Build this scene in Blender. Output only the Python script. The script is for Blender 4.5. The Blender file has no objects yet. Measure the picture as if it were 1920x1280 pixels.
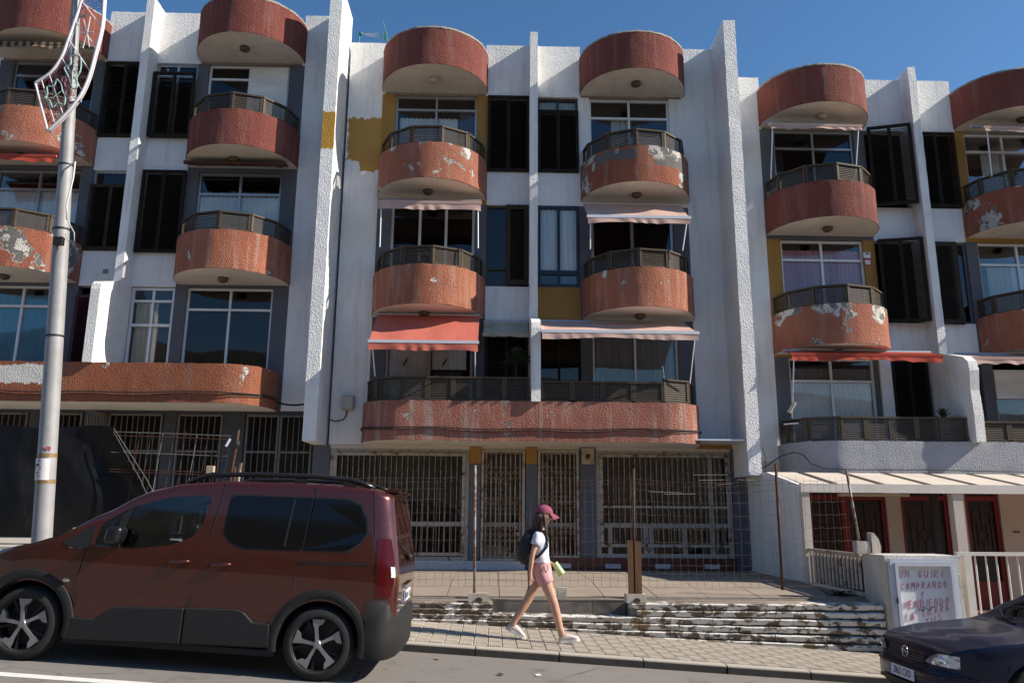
import bpy, bmesh, math, random
from mathutils import Vector, Matrix, noise

random.seed(7)
R = math.radians
sc = bpy.context.scene
col = sc.collection

# ------------------------------------------------------------------ camera
cam_d = bpy.data.cameras.new('camera')
cam = bpy.data.objects.new('camera', cam_d)
col.objects.link(cam)
cam_d.sensor_fit = 'HORIZONTAL'
cam_d.sensor_width = 36.0
cam_d.lens = 1480.0 / 1920.0 * 36.0
cam_d.clip_start = 0.05
cam_d.clip_end = 3000
yaw, pitch, roll = R(1.2), R(12.5), 0.0075
fw = Vector((math.sin(yaw)*math.cos(pitch), math.cos(yaw)*math.cos(pitch), math.sin(pitch)))
r0 = Vector((math.cos(yaw), -math.sin(yaw), 0)); u0 = r0.cross(fw)
rt = r0*math.cos(roll) + u0*math.sin(roll); up = u0*math.cos(roll) - r0*math.sin(roll)
cam.matrix_world = Matrix(((rt.x, up.x, -fw.x, 0.0), (rt.y, up.y, -fw.y, 0.0), (rt.z, up.z, -fw.z, 1.6), (0, 0, 0, 1)))
sc.camera = cam

# ------------------------------------------------------------------ sky, sun, exposure
SUN = Vector((1.0, -0.17, 0.72)).normalized()          # towards the sun
elev = math.asin(SUN.z)
az = math.atan2(SUN.x, SUN.y)                            # clockwise from +Y
world = bpy.data.worlds.new('World'); sc.world = world; world.use_nodes = True
wn = world.node_tree.nodes; wl = world.node_tree.links
bg = wn['Background']
sky = wn.new('ShaderNodeTexSky'); sky.sky_type = 'NISHITA'; sky.sun_disc = False
sky.sun_elevation = elev; sky.sun_rotation = az
sky.altitude = 150; sky.air_density = 1.0; sky.dust_density = 0.2; sky.ozone_density = 2.2
hs = wn.new('ShaderNodeHueSaturation'); hs.inputs['Saturation'].default_value = 1.2
wl.new(sky.outputs[0], hs.inputs['Color']); wl.new(hs.outputs[0], bg.inputs[0]); bg.inputs[1].default_value = 0.094
sd = bpy.data.lights.new('sun', 'SUN'); sd.energy = 5.0; sd.angle = R(0.53); sd.color = (1.0, 0.91, 0.78)
sun = bpy.data.objects.new('sun', sd); col.objects.link(sun)
sun.rotation_euler = (-SUN).to_track_quat('-Z', 'Y').to_euler(); sun.location = (20, -5, 25)
sc.view_settings.view_transform = 'Standard'; sc.view_settings.look = 'None'
sc.view_settings.gamma = 1.0; sc.view_settings.exposure = 0.62
sc.view_settings.use_curve_mapping = False

# ------------------------------------------------------------------ mesh helpers
class MB:
    def __init__(s): s.v = []; s.f = []; s.m = []
    def add(s, vs, fs, mi=0):
        b = len(s.v); s.v.extend([tuple(p) for p in vs])
        for f in fs: s.f.append(tuple(b+i for i in f)); s.m.append(mi)
        return s
    def box(s, x0, x1, y0, y1, z0, z1, mi=0):
        return s.add([(x0,y0,z0),(x1,y0,z0),(x1,y1,z0),(x0,y1,z0),(x0,y0,z1),(x1,y0,z1),(x1,y1,z1),(x0,y1,z1)],
            [(0,3,2,1),(4,5,6,7),(0,1,5,4),(1,2,6,5),(2,3,7,6),(3,0,4,7)], mi)
    def obox(s, c, ux, uy, uz, mi=0):
        c, ux, uy, uz = Vector(c), Vector(ux), Vector(uy), Vector(uz)
        vs = [c+a*ux+b*uy+d*uz for d in (-1,1) for (a,b) in ((-1,-1),(1,-1),(1,1),(-1,1))]
        return s.add(vs, [(0,3,2,1),(4,5,6,7),(0,1,5,4),(1,2,6,5),(2,3,7,6),(3,0,4,7)], mi)
    def bar(s, p, q, w, h, mi=0, upv=(0,0,1)):
        p, q = Vector(p), Vector(q); d = q-p; L = d.length
        if L < 1e-6: return s
        d.normalize(); sd_ = d.cross(Vector(upv))
        if sd_.length < 1e-4: sd_ = d.cross(Vector((0,1,0)))
        sd_.normalize(); u = sd_.cross(d)
        return s.obox((p+q)/2, d*L/2, sd_*w/2, u*h/2, mi)
    def tube(s, pts, r, n=6, mi=0, closed=False):
        pts = [Vector(p) for p in pts]; N = len(pts)
        rs = r if isinstance(r, (list, tuple)) else [r]*N
        base = len(s.v); prev = None
        for i, p in enumerate(pts):
            a = pts[i-1] if (i > 0 or closed) else p
            b = pts[(i+1) % N] if (i < N-1 or closed) else p
            t = (b-a)
            t = t.normalized() if t.length > 1e-9 else Vector((0,0,1))
            if prev is None:
                ref = Vector((0,0,1)) if abs(t.z) < .9 else Vector((1,0,0))
                e = t.cross(ref).normalized()
            else:
                e = (prev - t*prev.dot(t))
                e = e.normalized() if e.length > 1e-6 else t.cross(Vector((0,0,1))).normalized()
            prev = e; g = t.cross(e)
            for k in range(n):
                an = 2*math.pi*k/n
                s.v.append(tuple(p + (e*math.cos(an)+g*math.sin(an))*rs[i]))
        M_ = N if closed else N-1
        for i in range(M_):
            j = (i+1) % N
            for k in range(n):
                k2 = (k+1) % n
                s.f.append((base+i*n+k, base+i*n+k2, base+j*n+k2, base+j*n+k)); s.m.append(mi)
        if not closed:
            s.f.append(tuple(base+k for k in reversed(range(n)))); s.m.append(mi)
            s.f.append(tuple(base+(N-1)*n+k for k in range(n))); s.m.append(mi)
        return s
    def prism(s, poly, fn, d0, d1, mi=0):
        """poly: 2-D points; fn(a,b,d) -> 3-D; extruded from d0 to d1"""
        n = len(poly)
        vs = [fn(a,b,d0) for a,b in poly]+[fn(a,b,d1) for a,b in poly]
        fs = [tuple(range(n)), tuple(reversed(range(n,2*n)))]
        fs += [(i, i+n, (i+1)%n+n, (i+1)%n) for i in range(n)]
        return s.add(vs, fs, mi)
    def grid(s, rows, mi=0, closed=False):
        nr, nc = len(rows), len(rows[0]); b = len(s.v)
        for r_ in rows: s.v.extend([tuple(p) for p in r_])
        for i in range(nr-1):
            for j in range(nc if closed else nc-1):
                j2 = (j+1) % nc
                s.f.append((b+i*nc+j, b+i*nc+j2, b+(i+1)*nc+j2, b+(i+1)*nc+j)); s.m.append(mi)
        return s
    def lathe(s, c, prof, axis='z', n=24, mi=0):
        c = Vector(c); rows = []
        for r_, h in prof:
            row = []
            for k in range(n):
                a = 2*math.pi*k/n; x, y = r_*math.cos(a), r_*math.sin(a)
                row.append(c + (Vector((x,y,h)) if axis == 'z' else Vector((x,h,y)) if axis == 'y' else Vector((h,x,y))))
            rows.append(row)
        return s.grid(rows, mi, closed=True)
    def sphere(s, c, rx, ry, rz, n=12, m=8, mi=0):
        c = Vector(c); rows = []
        for i in range(m+1):
            t = math.pi*i/m - math.pi/2
            rows.append([c+Vector((rx*math.cos(t)*math.cos(2*math.pi*k/n), ry*math.cos(t)*math.sin(2*math.pi*k/n), rz*math.sin(t))) for k in range(n)])
        return s.grid(rows, mi, closed=True)
    def mesh(s, name, mats, smooth=False):
        me = bpy.data.meshes.new(name); me.from_pydata(s.v, [], s.f)
        for m in (mats if isinstance(mats, (list, tuple)) else [mats]): me.materials.append(m)
        me.polygons.foreach_set('material_index', s.m)
        if smooth: me.polygons.foreach_set('use_smooth', [True]*len(s.f))
        me.update(); return me
    def build(s, name, mats, parent=None, smooth=False, local=False, recalc=False, angle=None):
        me = s.mesh(name, mats, smooth)
        if recalc or angle is not None:
            bm = bmesh.new(); bm.from_mesh(me)
            if recalc:
                bmesh.ops.remove_doubles(bm, verts=bm.verts, dist=1e-5)
                bmesh.ops.recalc_face_normals(bm, faces=bm.faces)
            if angle is not None:
                for e in bm.edges:
                    if len(e.link_faces) == 2 and e.calc_face_angle(0) > R(angle): e.smooth = False
            bm.to_mesh(me); bm.free()
        return put(name, me, parent, local)

def put(name, me, parent=None, local=False):
    o = bpy.data.objects.new(name, me); col.objects.link(o)
    if parent is not None:
        o.parent = parent
        if not local: o.matrix_parent_inverse = world_of(parent).inverted()
    return o
_W = {}
def world_of(o):
    m = Matrix.LocRotScale(o.location, o.rotation_euler, o.scale)
    if o.parent: m = world_of(o.parent) @ o.matrix_parent_inverse @ m
    return m
def tag(o, label=None, cat=None, group=None, kind=None):
    if label: o['label'] = label
    if cat: o['category'] = cat
    if group: o['group'] = group
    if kind: o['kind'] = kind
    return o
def thing(name, label, cat, loc=(0,0,0), rot=(0,0,0), group=None):
    o = bpy.data.objects.new(name, None); col.objects.link(o)
    o.location = loc; o.rotation_euler = rot; o.empty_display_size = .2
    return tag(o, label, cat, group)
def bevelled(o, w=.01, seg=2, angle=35):
    m = o.modifiers.new('bevel', 'BEVEL'); m.width = w; m.segments = seg; m.limit_method = 'ANGLE'; m.angle_limit = R(angle)
    return o
def shade(o): 
    o.data.polygons.foreach_set('use_smooth', [True]*len(o.data.polygons)); return o
def bez(a, b, sag, n=12):
    a, b = Vector(a), Vector(b)
    return [a.lerp(b, i/n) - Vector((0,0,sag*4*(i/n)*(1-i/n))) for i in range(n+1)]

# ------------------------------------------------------------------ materials
class NT:
    def __init__(s, name):
        s.m = bpy.data.materials.new(name); s.m.use_nodes = True
        s.t = s.m.node_tree; s.n = s.t.nodes; s.l = s.t.links
        s.b = s.n['Principled BSDF']; s.out = s.n['Material Output']; s._o = None
    def new(s, t, **k):
        n = s.n.new(t)
        for a, v in k.items(): setattr(n, a, v)
        return n
    def put(s, inp, v):
        if hasattr(v, 'is_output'): s.l.new(v, inp)
        else: inp.default_value = v
    @property
    def obj(s):
        if s._o is None: s._o = s.new('ShaderNodeTexCoord').outputs['Object']
        return s._o
    def mapped(s, scale=(1,1,1), loc=(0,0,0), rot=(0,0,0)):
        n = s.new('ShaderNodeMapping'); s.l.new(s.obj, n.inputs[0])
        n.inputs['Scale'].default_value = scale; n.inputs['Location'].default_value = loc; n.inputs['Rotation'].default_value = rot
        return n.outputs[0]
    def noise(s, scale, detail=4, rough=.55, vec=None, dist=0.0):
        n = s.new('ShaderNodeTexNoise'); s.l.new(vec or s.obj, n.inputs['Vector'])
        n.inputs['Scale'].default_value = scale; n.inputs['Detail'].default_value = detail
        n.inputs['Roughness'].default_value = rough; n.inputs['Distortion'].default_value = dist
        return n.outputs['Fac']
    def voro(s, scale, vec=None, feature='F1', out='Distance'):
        n = s.new('ShaderNodeTexVoronoi', feature=feature); s.l.new(vec or s.obj, n.inputs['Vector'])
        n.inputs['Scale'].default_value = scale
        return n.outputs[out]
    def rng(s, v, a, b, c=0.0, d=1.0):
        n = s.new('ShaderNodeMapRange'); s.put(n.inputs[0], v)
        for i, x in enumerate((a, b, c, d)): n.inputs[i+1].default_value = x
        return n.outputs[0]
    def math(s, op, a, b=0.0):
        n = s.new('ShaderNodeMath', operation=op); s.put(n.inputs[0], a); s.put(n.inputs[1], b); return n.outputs[0]
    def mix(s, f, a, b):
        n = s.new('ShaderNodeMix', data_type='RGBA'); s.put(n.inputs[0], f)
        s.put(n.inputs[6], a if hasattr(a, 'is_output') else (*a[:3], 1)); s.put(n.inputs[7], b if hasattr(b, 'is_output') else (*b[:3], 1))
        return n.outputs[2]
    def sep(s, v=None):
        n = s.new('ShaderNodeSeparateXYZ'); s.l.new(v or s.obj, n.inputs[0]); return n.outputs
    def bump(s, h, dist=.01, strength=1.0, prev=None):
        n = s.new('ShaderNodeBump'); s.l.new(h, n.inputs['Height']); n.inputs['Distance'].default_value = dist; n.inputs['Strength'].default_value = strength
        if prev: s.l.new(prev, n.inputs['Normal'])
        return n.outputs[0]
    def fin(s, colr, rough=.8, metal=0.0, normal=None, spec=None):
        s.put(s.b.inputs['Base Color'], colr if hasattr(colr, 'is_output') else (*colr[:3], 1)); s.put(s.b.inputs['Roughness'], rough); s.put(s.b.inputs['Metallic'], metal)
        if normal: s.l.new(normal, s.b.inputs['Normal'])
        if spec is not None: s.b.inputs['Specular IOR Level'].default_value = spec
        return s.m

def simple(name, c, rough=.6, metal=0.0, var=.15, vscale=6, bump=0, bscale=60, spec=None):
    t = NT(name); n = t.noise(vscale, 5, .6)
    k = t.rng(n, .3, .7, 1-var, 1+var)
    n2 = t.new('ShaderNodeVectorMath', operation='SCALE'); n2.inputs[0].default_value = c; t.l.new(k, n2.inputs['Scale'])
    nm = t.bump(t.noise(bscale, 3, .6), bump) if bump else None
    return t.fin(n2.outputs[0], rough, metal, nm, spec)

def stucco(name, c, c2=None, grain=26, depth=.014, stain=.18, peel=None, layers=((.62,.6,.56),(.16,.155,.15)), streak=0.0, top=0.0, patches=(), pymax=None, patch_col=(.42,.24,.035), drip=0.0, rough=.9, pscale=1.6):
    """render coat: colour with weathering, optional flaked paint (peel = threshold) and repainted patches (x,z boxes)"""
    t = NT(name)
    big = t.noise(.9, 5, .6); mid = t.noise(5, 6, .65)
    c2 = c2 or tuple(x*(1-stain) for x in c)
    base = t.mix(t.rng(big, .35, .68), c, c2)
    base = t.mix(t.rng(mid, .45, .8, 0, stain*1.6), base, tuple(x*.62 for x in c))
    st = t.noise(1.0, 5, .65, t.mapped((7, 7, .55)))
    if streak: base = t.mix(t.rng(st, .5, .72, 0, streak), base, (.52,.47,.42))
    if drip: base = t.mix(t.rng(st, .52, .75, 0, drip), base, (.14,.115,.09))
    grain *= 1.75; depth *= 1.1
    fine = t.noise(grain, 3, .6); vor = t.voro(grain*.8)
    amp_ = t.rng(t.noise(1.7, 4, .6), .3, .7, .45, 1.15)
    hgt = t.math('MULTIPLY', t.math('ADD', t.math('MULTIPLY', fine, 1.0), t.math('MULTIPLY', vor, .55)), amp_)
    if patches:
        xyz = t.sep(); wob = t.noise(6, 5, .7)
        acc = None
        for (x0, x1, z0, z1) in patches:
            def edge(v, a, b):
                w = t.math('ADD', v, t.math('MULTIPLY', t.math('SUBTRACT', wob, .5), .32))
                return t.math('MULTIPLY', t.math('GREATER_THAN', w, a), t.math('LESS_THAN', w, b))
            m_ = t.math('MULTIPLY', edge(xyz[0], x0, x1), edge(xyz[2], z0, z1))
            acc = m_ if acc is None else t.math('MAXIMUM', acc, m_)
        if pymax: acc = t.math('MULTIPLY', acc, t.math('LESS_THAN', xyz[1], pymax))
        base = t.mix(acc, base, patch_col)
    if peel is not None:
        pn = t.noise(pscale, 9, .62, dist=.25); pn2 = t.noise(pscale*1.9, 8, .6, t.mapped((1,1,1), (4.3,1.7,8.1)))
        m1 = t.rng(t.math('ADD', pn, t.math('MULTIPLY', t.math('SUBTRACT', t.noise(38, 3, .6), .5), .05)), peel, peel+.02)
        m2 = t.math('MULTIPLY', t.rng(pn2, .5, .515), t.rng(pn, peel+.02, peel+.035))
        base = t.mix(m1, base, t.mix(t.rng(mid, .4, .7), layers[0], tuple(x*.8 for x in layers[0])))
        base = t.mix(m2, base, layers[1])
    nm = t.bump(hgt, depth, 1.0)
    if peel is not None: nm = t.bump(t.math('SUBTRACT', 1.0, t.math('ADD', m1, m2)), .012, 1.0, nm)
    return t.fin(base, rough, 0, nm, .25)

WHITE = stucco('white_rough_stucco', (.86,.85,.83), grain=24, depth=.022, stain=.07, drip=.28)
WHITE_S = stucco('white_painted_plaster', (.80,.795,.79), grain=30, depth=.006, stain=.09, drip=.30, patches=((-3.5,-2.6,9.62,10.68),(-3.2,-2.6,9.35,10.0)), patch_col=(.44,.245,.07))
WHITE_FIN = stucco('white_fin_stucco', (.85,.845,.83), grain=22, depth=.026, stain=.06, drip=.08, patches=((-4.1,-3.2,9.4,10.3),), pymax=16.03, patch_col=(.48,.26,.05))
WINE = stucco('dark_red_stucco', (.20,.058,.045), (.165,.05,.04), grain=24, depth=.026, stain=.2, streak=.12)
TERRA = stucco('terracotta_stucco', (.40,.152,.088), (.29,.10,.06), grain=24, depth=.024, stain=.3, streak=.35, peel=.635, pscale=2.6)
TERRA_PEEL = stucco('flaking_terracotta_stucco', (.37,.142,.088), (.27,.096,.062), grain=24, depth=.024, stain=.28, streak=.2, peel=.565, drip=.1)
TERRA_GREY = stucco('scaling_terracotta_stucco', (.31,.105,.06), (.23,.075,.048), grain=24, depth=.024, stain=.28, streak=.2, peel=.535, layers=((.50,.48,.45),(.13,.125,.12)), patches=((2.15,3.0,9.2,9.42),(3.35,4.2,9.08,9.42)), patch_col=(.13,.125,.12))
BAND_C = stucco('weathered_red_band', (.36,.15,.11), (.29,.105,.075), grain=24, depth=.026, stain=.3, streak=.55, peel=.6, layers=((.40,.34,.31),(.2,.16,.15)), pscale=2.4, drip=.2)
BAND_L = stucco('peeling_orange_band', (.33,.115,.058), (.24,.08,.045), grain=24, depth=.024, stain=.3, streak=.1, peel=.64, drip=.35, patches=((-11.8,-8.75,4.14,4.5),(-11.8,-10.2,3.7,3.95)), patch_col=(.64,.62,.58))
BAND_R = stucco('grey_stucco_band', (.36,.37,.41), (.32,.33,.37), grain=24, depth=.026, stain=.1, drip=.12)
SOFFIT = stucco('stained_soffit_paint', (.66,.60,.52), (.54,.48,.40), grain=14, depth=.003, stain=.3, drip=.2)
SOFFIT_W = stucco('cream_soffit_paint', (.70,.65,.58), (.60,.55,.48), grain=14, depth=.003, stain=.2)
CAPC = stucco('lichen_concrete', (.34,.31,.27), (.25,.23,.20), grain=22, depth=.02, stain=.4)
OCHRE = stucco('ochre_paint', (.37,.205,.06), (.31,.165,.045), grain=34, depth=.005, stain=.15)
SLATE = stucco('slate_blue_paint', (.125,.13,.15), (.10,.105,.125), grain=34, depth=.004, stain=.12)
CREAM = stucco('cream_wall_paint', (.62,.55,.47), grain=30, depth=.003, stain=.06)
BRONZE = simple('bronze_aluminium', (.075,.058,.041), .6, .05, .15, spec=.2)
DKBRONZE = simple('dark_bronze_louvre', (.024,.019,.015), .75, 0, .3, spec=.12)
MIDBRONZE = simple('brown_louvre', (.045,.035,.026), .7, 0, .2, spec=.15)
REDLOUV = simple('maroon_louvre', (.055,.010,.014), .5, 0, .2)
ALU = simple('grey_aluminium', (.42,.44,.47), .35, .6, .08)
ALUW = simple('white_aluminium', (.72,.74,.77), .4, .1, .06)
NAVY = simple('navy_frame', (.012,.018,.032), .4, .1, .1)
BLUEP = simple('blue_panel', (.10,.20,.30), .45, 0, .1)
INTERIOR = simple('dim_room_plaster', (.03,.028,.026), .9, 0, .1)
def glass(name, tint=(.75,.78,.8), gloss=1.45):
    t = NT(name); t.n.remove(t.b)
    tr = t.new('ShaderNodeBsdfTransparent'); tr.inputs[0].default_value = (*tint, 1)
    gl = t.new('ShaderNodeBsdfGlossy'); gl.inputs['Roughness'].default_value = .02; gl.inputs[0].default_value = (.95,.97,1,1)
    fr = t.new('ShaderNodeFresnel'); fr.inputs[0].default_value = gloss
    wv = t.bump(t.noise(.9, 1, .5), .01, .06); t.l.new(wv, gl.inputs['Normal'])
    mx = t.new('ShaderNodeMixShader'); t.l.new(fr.outputs[0], mx.inputs[0]); t.l.new(tr.outputs[0], mx.inputs[1]); t.l.new(gl.outputs[0], mx.inputs[2])
    t.l.new(mx.outputs[0], t.out.inputs[0]); return t.m
GLASS = glass('window_glass', (.96,.97,.97), 1.5)
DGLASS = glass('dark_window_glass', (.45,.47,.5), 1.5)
def cloth(name, c, c2=None, sc_=(14,14,.6)):
    t = NT(name); n = t.noise(1, 3, .5, t.mapped(sc_)); 
    return t.fin(t.mix(t.rng(n, .35, .65), c, c2 or tuple(x*.75 for x in c)), .9, 0, None, .1)
CUR_W = cloth('white_net_curtain', (.92,.91,.89), (.74,.74,.74)); CUR_BLUE = cloth('blue_curtain', (.05,.34,.52), (.03,.25,.40))
CUR_PINK = cloth('pink_curtain', (.50,.20,.26), (.66,.38,.42), (4,4,.5)); CUR_GREY = cloth('grey_curtain', (.12,.12,.12)); CUR_PURP = cloth('purple_curtain', (.07,.04,.10), (.14,.13,.17))
CUR_BEIGE = cloth('beige_curtain', (.62,.58,.48)); CUR_DARK = cloth('charcoal_blind', (.07,.07,.08)); BLIND_W = cloth('white_blind', (.90,.89,.87), (.74,.74,.74), (1,1,3)); BLIND_G = cloth('grey_roller_blind', (.34,.37,.40))
AWN_RED = cloth('salmon_awning_cloth', (.50,.145,.105), (.45,.12,.09), (3,3,3)); AWN_PINK = cloth('faded_pink_awning_cloth', (.54,.37,.31), (.47,.315,.27), (3,3,3))
AWN_RED2 = cloth('red_awning_cloth', (.42,.075,.05), (.34,.06,.04), (3,3,3)); AWN_CREAM = cloth('cream_awning_cloth', (.50,.45,.34), None, (3,3,3))
def striped(name, a, b, w):
    t = NT(name); x = t.sep()[0]; k = t.math('GREATER_THAN', t.math('FRACT', t.math('MULTIPLY', x, 1/w)), .5)
    return t.fin(t.mix(k, a, b), .9)
AWN_STRIPE = striped('striped_awning_cloth', (.25,.18,.10), (.05,.03,.025), .17)
def rusty(name, c, amount=.5, rc=(.10,.038,.016)):
    t = NT(name); n = t.noise(7, 8, .7); f = t.rng(n, .62-amount*.3, .72-amount*.25)
    return t.fin(t.mix(f, c, t.mix(t.noise(30,3,.6), rc, tuple(x*1.9 for x in rc))), t.rng(f, 0, 1, .45, .9), 0, t.bump(n, .004), .3)
GRILLE = rusty('peeling_white_grille', (.40,.36,.30), .42)
GRILLE_B = rusty('rusted_white_bars', (.34,.275,.205), .48, (.15,.065,.03))
GRILLE_D = rusty('dim_grey_bars', (.15,.145,.14), .3)
RUST = rusty('rusted_steel', (.05,.028,.02), .8, (.055,.022,.012))
FRAMEW = rusty('old_white_frame', (.40,.37,.33), .22)
WIRE = rusty('rusty_wire', (.10,.08,.065), .6, (.07,.035,.02))
WIRE_G = rusty('galvanised_wire', (.42,.40,.38), .2)
BLACK = simple('black_cable', (.012,.012,.012), .6, 0, .2)
CONC = simple('grey_concrete', (.40,.37,.33), .9, 0, .25, 9, .006, 70)
WOOD = None
# ------------------------------------------------------------------ building kit
YW = 17.0
def jit(p, amp, f=6.0):
    v = noise.noise_vector(Vector(p)*f); return Vector(p)+v*amp
def rough_box(x0, x1, y0, y1, z0, z1, step=.14, amp=.006, mi=0, mb=None):
    mb = mb or MB()
    def g(o, du, dv):
        o, du, dv = Vector(o), Vector(du), Vector(dv)
        nu, nv = max(1, int(du.length/step)), max(1, int(dv.length/step))
        mb.grid([[jit(o+du*i/nu+dv*j/nv, amp) for i in range(nu+1)] for j in range(nv+1)], mi)
    X, Y, Z = (x1-x0,0,0), (0,y1-y0,0), (0,0,z1-z0)
    g((x0,y0,z0),X,Z); g((x1,y0,z0),Y,Z); g((x1,y1,z0),(x0-x1,0,0),Z); g((x0,y1,z0),(0,y0-y1,0),Z)
    g((x0,y0,z1),X,Y); g((x0,y1,z0),X,(0,y0-y1,0))
    return mb
def wall_cells(name, xs, zs, opens, y, depth, matfn, mats, parent):
    """front face at y with real openings and reveals"""
    mb = MB()
    def is_open(i, j):
        cx, cz = (xs[i]+xs[i+1])/2, (zs[j]+zs[j+1])/2
        return any(a < cx < b and c < cz < d for a, b, c, d in opens)
    nx, nz = len(xs)-1, len(zs)-1
    op = [[is_open(i, j) for j in range(nz)] for i in range(nx)]
    for i in range(nx):
        for j in range(nz):
            x0, x1, z0, z1 = xs[i], xs[i+1], zs[j], zs[j+1]
            k = matfn((x0+x1)/2, (z0+z1)/2)
            if not op[i][j]:
                mb.add([(x0,y,z0),(x1,y,z0),(x1,y,z1),(x0,y,z1)], [(0,1,2,3)], k)
                mb.add([(x0,y+depth,z0),(x1,y+depth,z0),(x1,y+depth,z1),(x0,y+depth,z1)], [(3,2,1,0)], k)
                for (di, dj, q) in ((-1,0,[(x0,y,z0),(x0,y,z1),(x0,y+depth,z1),(x0,y+depth,z0)]), (1,0,[(x1,y,z0),(x1,y+depth,z0),(x1,y+depth,z1),(x1,y,z1)]),
                                    (0,-1,[(x0,y,z0),(x0,y+depth,z0),(x1,y+depth,z0),(x1,y,z0)]), (0,1,[(x0,y,z1),(x1,y,z1),(x1,y+depth,z1),(x0,y+depth,z1)])):
                    a, b = i+di, j+dj
                    if not (0 <= a < nx and 0 <= b < nz) or op[a][b]: mb.add(q, [(0,1,2,3)], k)
    return mb.build(name, mats, parent)

def arc(cx, r, a0, a1, n):          # angle measured from the street (-Y) side
    return [(cx+r*math.sin(a0+(a1-a0)*i/n), YW-r*math.cos(a0+(a1-a0)*i/n)) for i in range(n+1)]
def drum_path(cx, r=1.24):
    return [(cx-r, YW+.02)]+arc(cx, r, -math.pi/2, math.pi/2, 72)+[(cx+r, YW+.02)]
def band_path(x0, x1, d=1.24, rad=.9, step=.12):
    p = [(x0, YW+.02), (x0, YW-.15), (x0, YW-(d-rad))]
    p += [(x0+rad-rad*math.cos(t), YW-(d-rad)-rad*math.sin(t)) for t in [math.pi/2*i/14 for i in range(1, 15)]]
    n = int((x1-x0-2*rad)/step)
    p += [(x0+rad+(x1-x0-2*rad)*i/n, YW-d) for i in range(1, n)]
    p += [(x1-rad+rad*math.sin(t), YW-(d-rad)-rad*math.cos(t)) for t in [math.pi/2*i/14 for i in range(15)]]
    p += [(x1, YW-.15), (x1, YW+.02)]
    return p
def offset_path(p, t):
    out = []
    for i, (x, y) in enumerate(p):
        a = Vector(p[max(i-1, 0)]); b = Vector(p[min(i+1, len(p)-1)]); d = (b-a).normalized()
        n = Vector((d.y, -d.x))                                # outward for a left-to-right path on the street side
        out.append((x-n.x*t, y-n.y*t))
    return out
def shell(name, path, thick, z0, z1, mat, parent, rows=8, amp=.006, edge=.014):
    inner = offset_path(path, thick); mb = MB()
    R_ = []
    for j in range(rows+1):
        z = z0+(z1-z0)*j/rows
        R_.append([jit((x, y, z), amp if j not in (0, rows) else edge, 5) for x, y in path])
    R_.append([jit((x, y, z1), edge*.5, 7) for x, y in inner])
    R_.append([Vector((x, y, z0+.1)) for x, y in inner])
    mb.grid(R_)
    n = len(path)
    mb.add([(x, y, z0+.1) for x, y in inner], [tuple(range(n))])       # floor of the balcony
    mb.add([(x, y, z0) for x, y in path], [tuple(reversed(range(n)))])
    o = mb.build(name, mat, parent, smooth=True, angle=50)
    return o
def soffit(path, z, mat, parent, inset=.012):
    mb = MB(); q = offset_path(path, inset); n = len(q)
    mb.add([(x, y, z-.006) for x, y in q]+[(x, y, z+.004) for x, y in q], [tuple(range(n)), tuple(reversed(range(n, 2*n)))]+[(i, i+n, i+n+1, i+1) for i in range(n-1)])
    return mb.build('soffit', mat, parent)
def rail_panel(p, q, z0, z1, parent, mat=None, nsl=8, tilt=62, post=.05):
    mat = mat or BRONZE
    mb = MB(); p, q = Vector((*p, 0)), Vector((*q, 0)); d = (q-p); L = d.length; d.normalize(); n = Vector((d.y, -d.x, 0)); zz = Vector((0,0,1))
    for e in (p+d*(post/2+.002), q-d*(post/2+.002)): mb.obox(e+zz*(z0+z1)/2, d*post/2, n*.022, zz*((z1-z0)/2-.03))
    mb.obox((p+q)/2+zz*(z1-.018), d*(L/2), n*.034, zz*.018)
    mb.obox((p+q)/2+zz*(z0+.025), d*(L/2-post), n*.018, zz*.022)
    a = R(tilt); un = n*math.cos(a)-zz*math.sin(a); uz = zz*math.cos(a)+n*math.sin(a)
    for k in range(nsl):
        z = z0+.075+(z1-z0-.135)*k/(nsl-1)
        mb.obox((p+q)/2+zz*z, d*(L/2-post-.002), un*.0175, uz*.004)
    return mb.build('railing_panel', mat, parent)
def drum_rail(cx, z0, z1, parent, phase=0, r=1.16, skip=()):
    an = [-90]+[a for a in [-83+phase+32*k for k in range(7)] if -84 < a < 84]+[90]
    pts = [(cx+r*math.sin(R(a)), YW-r*math.cos(R(a))) for a in an]
    for i in range(len(pts)-1):
        if i in skip: continue
        rail_panel(pts[i], pts[i+1], z0, z1, parent)
def lamp(cx, y, z, parent, dark=True):
    mb = MB().lathe((cx, y, z), [(.005,0),(.105,0),(.115,-.03),(.10,-.075),(.05,-.105),(.002,-.11)], n=16)
    return mb.build('ceiling_lamp', BRASS if dark else LAMPW, parent, smooth=True)
BRASS = simple('tarnished_lamp', (.10,.075,.05), .5, .4, .2); LAMPW = simple('opal_lamp', (.42,.38,.32), .5, 0, .1)

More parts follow.
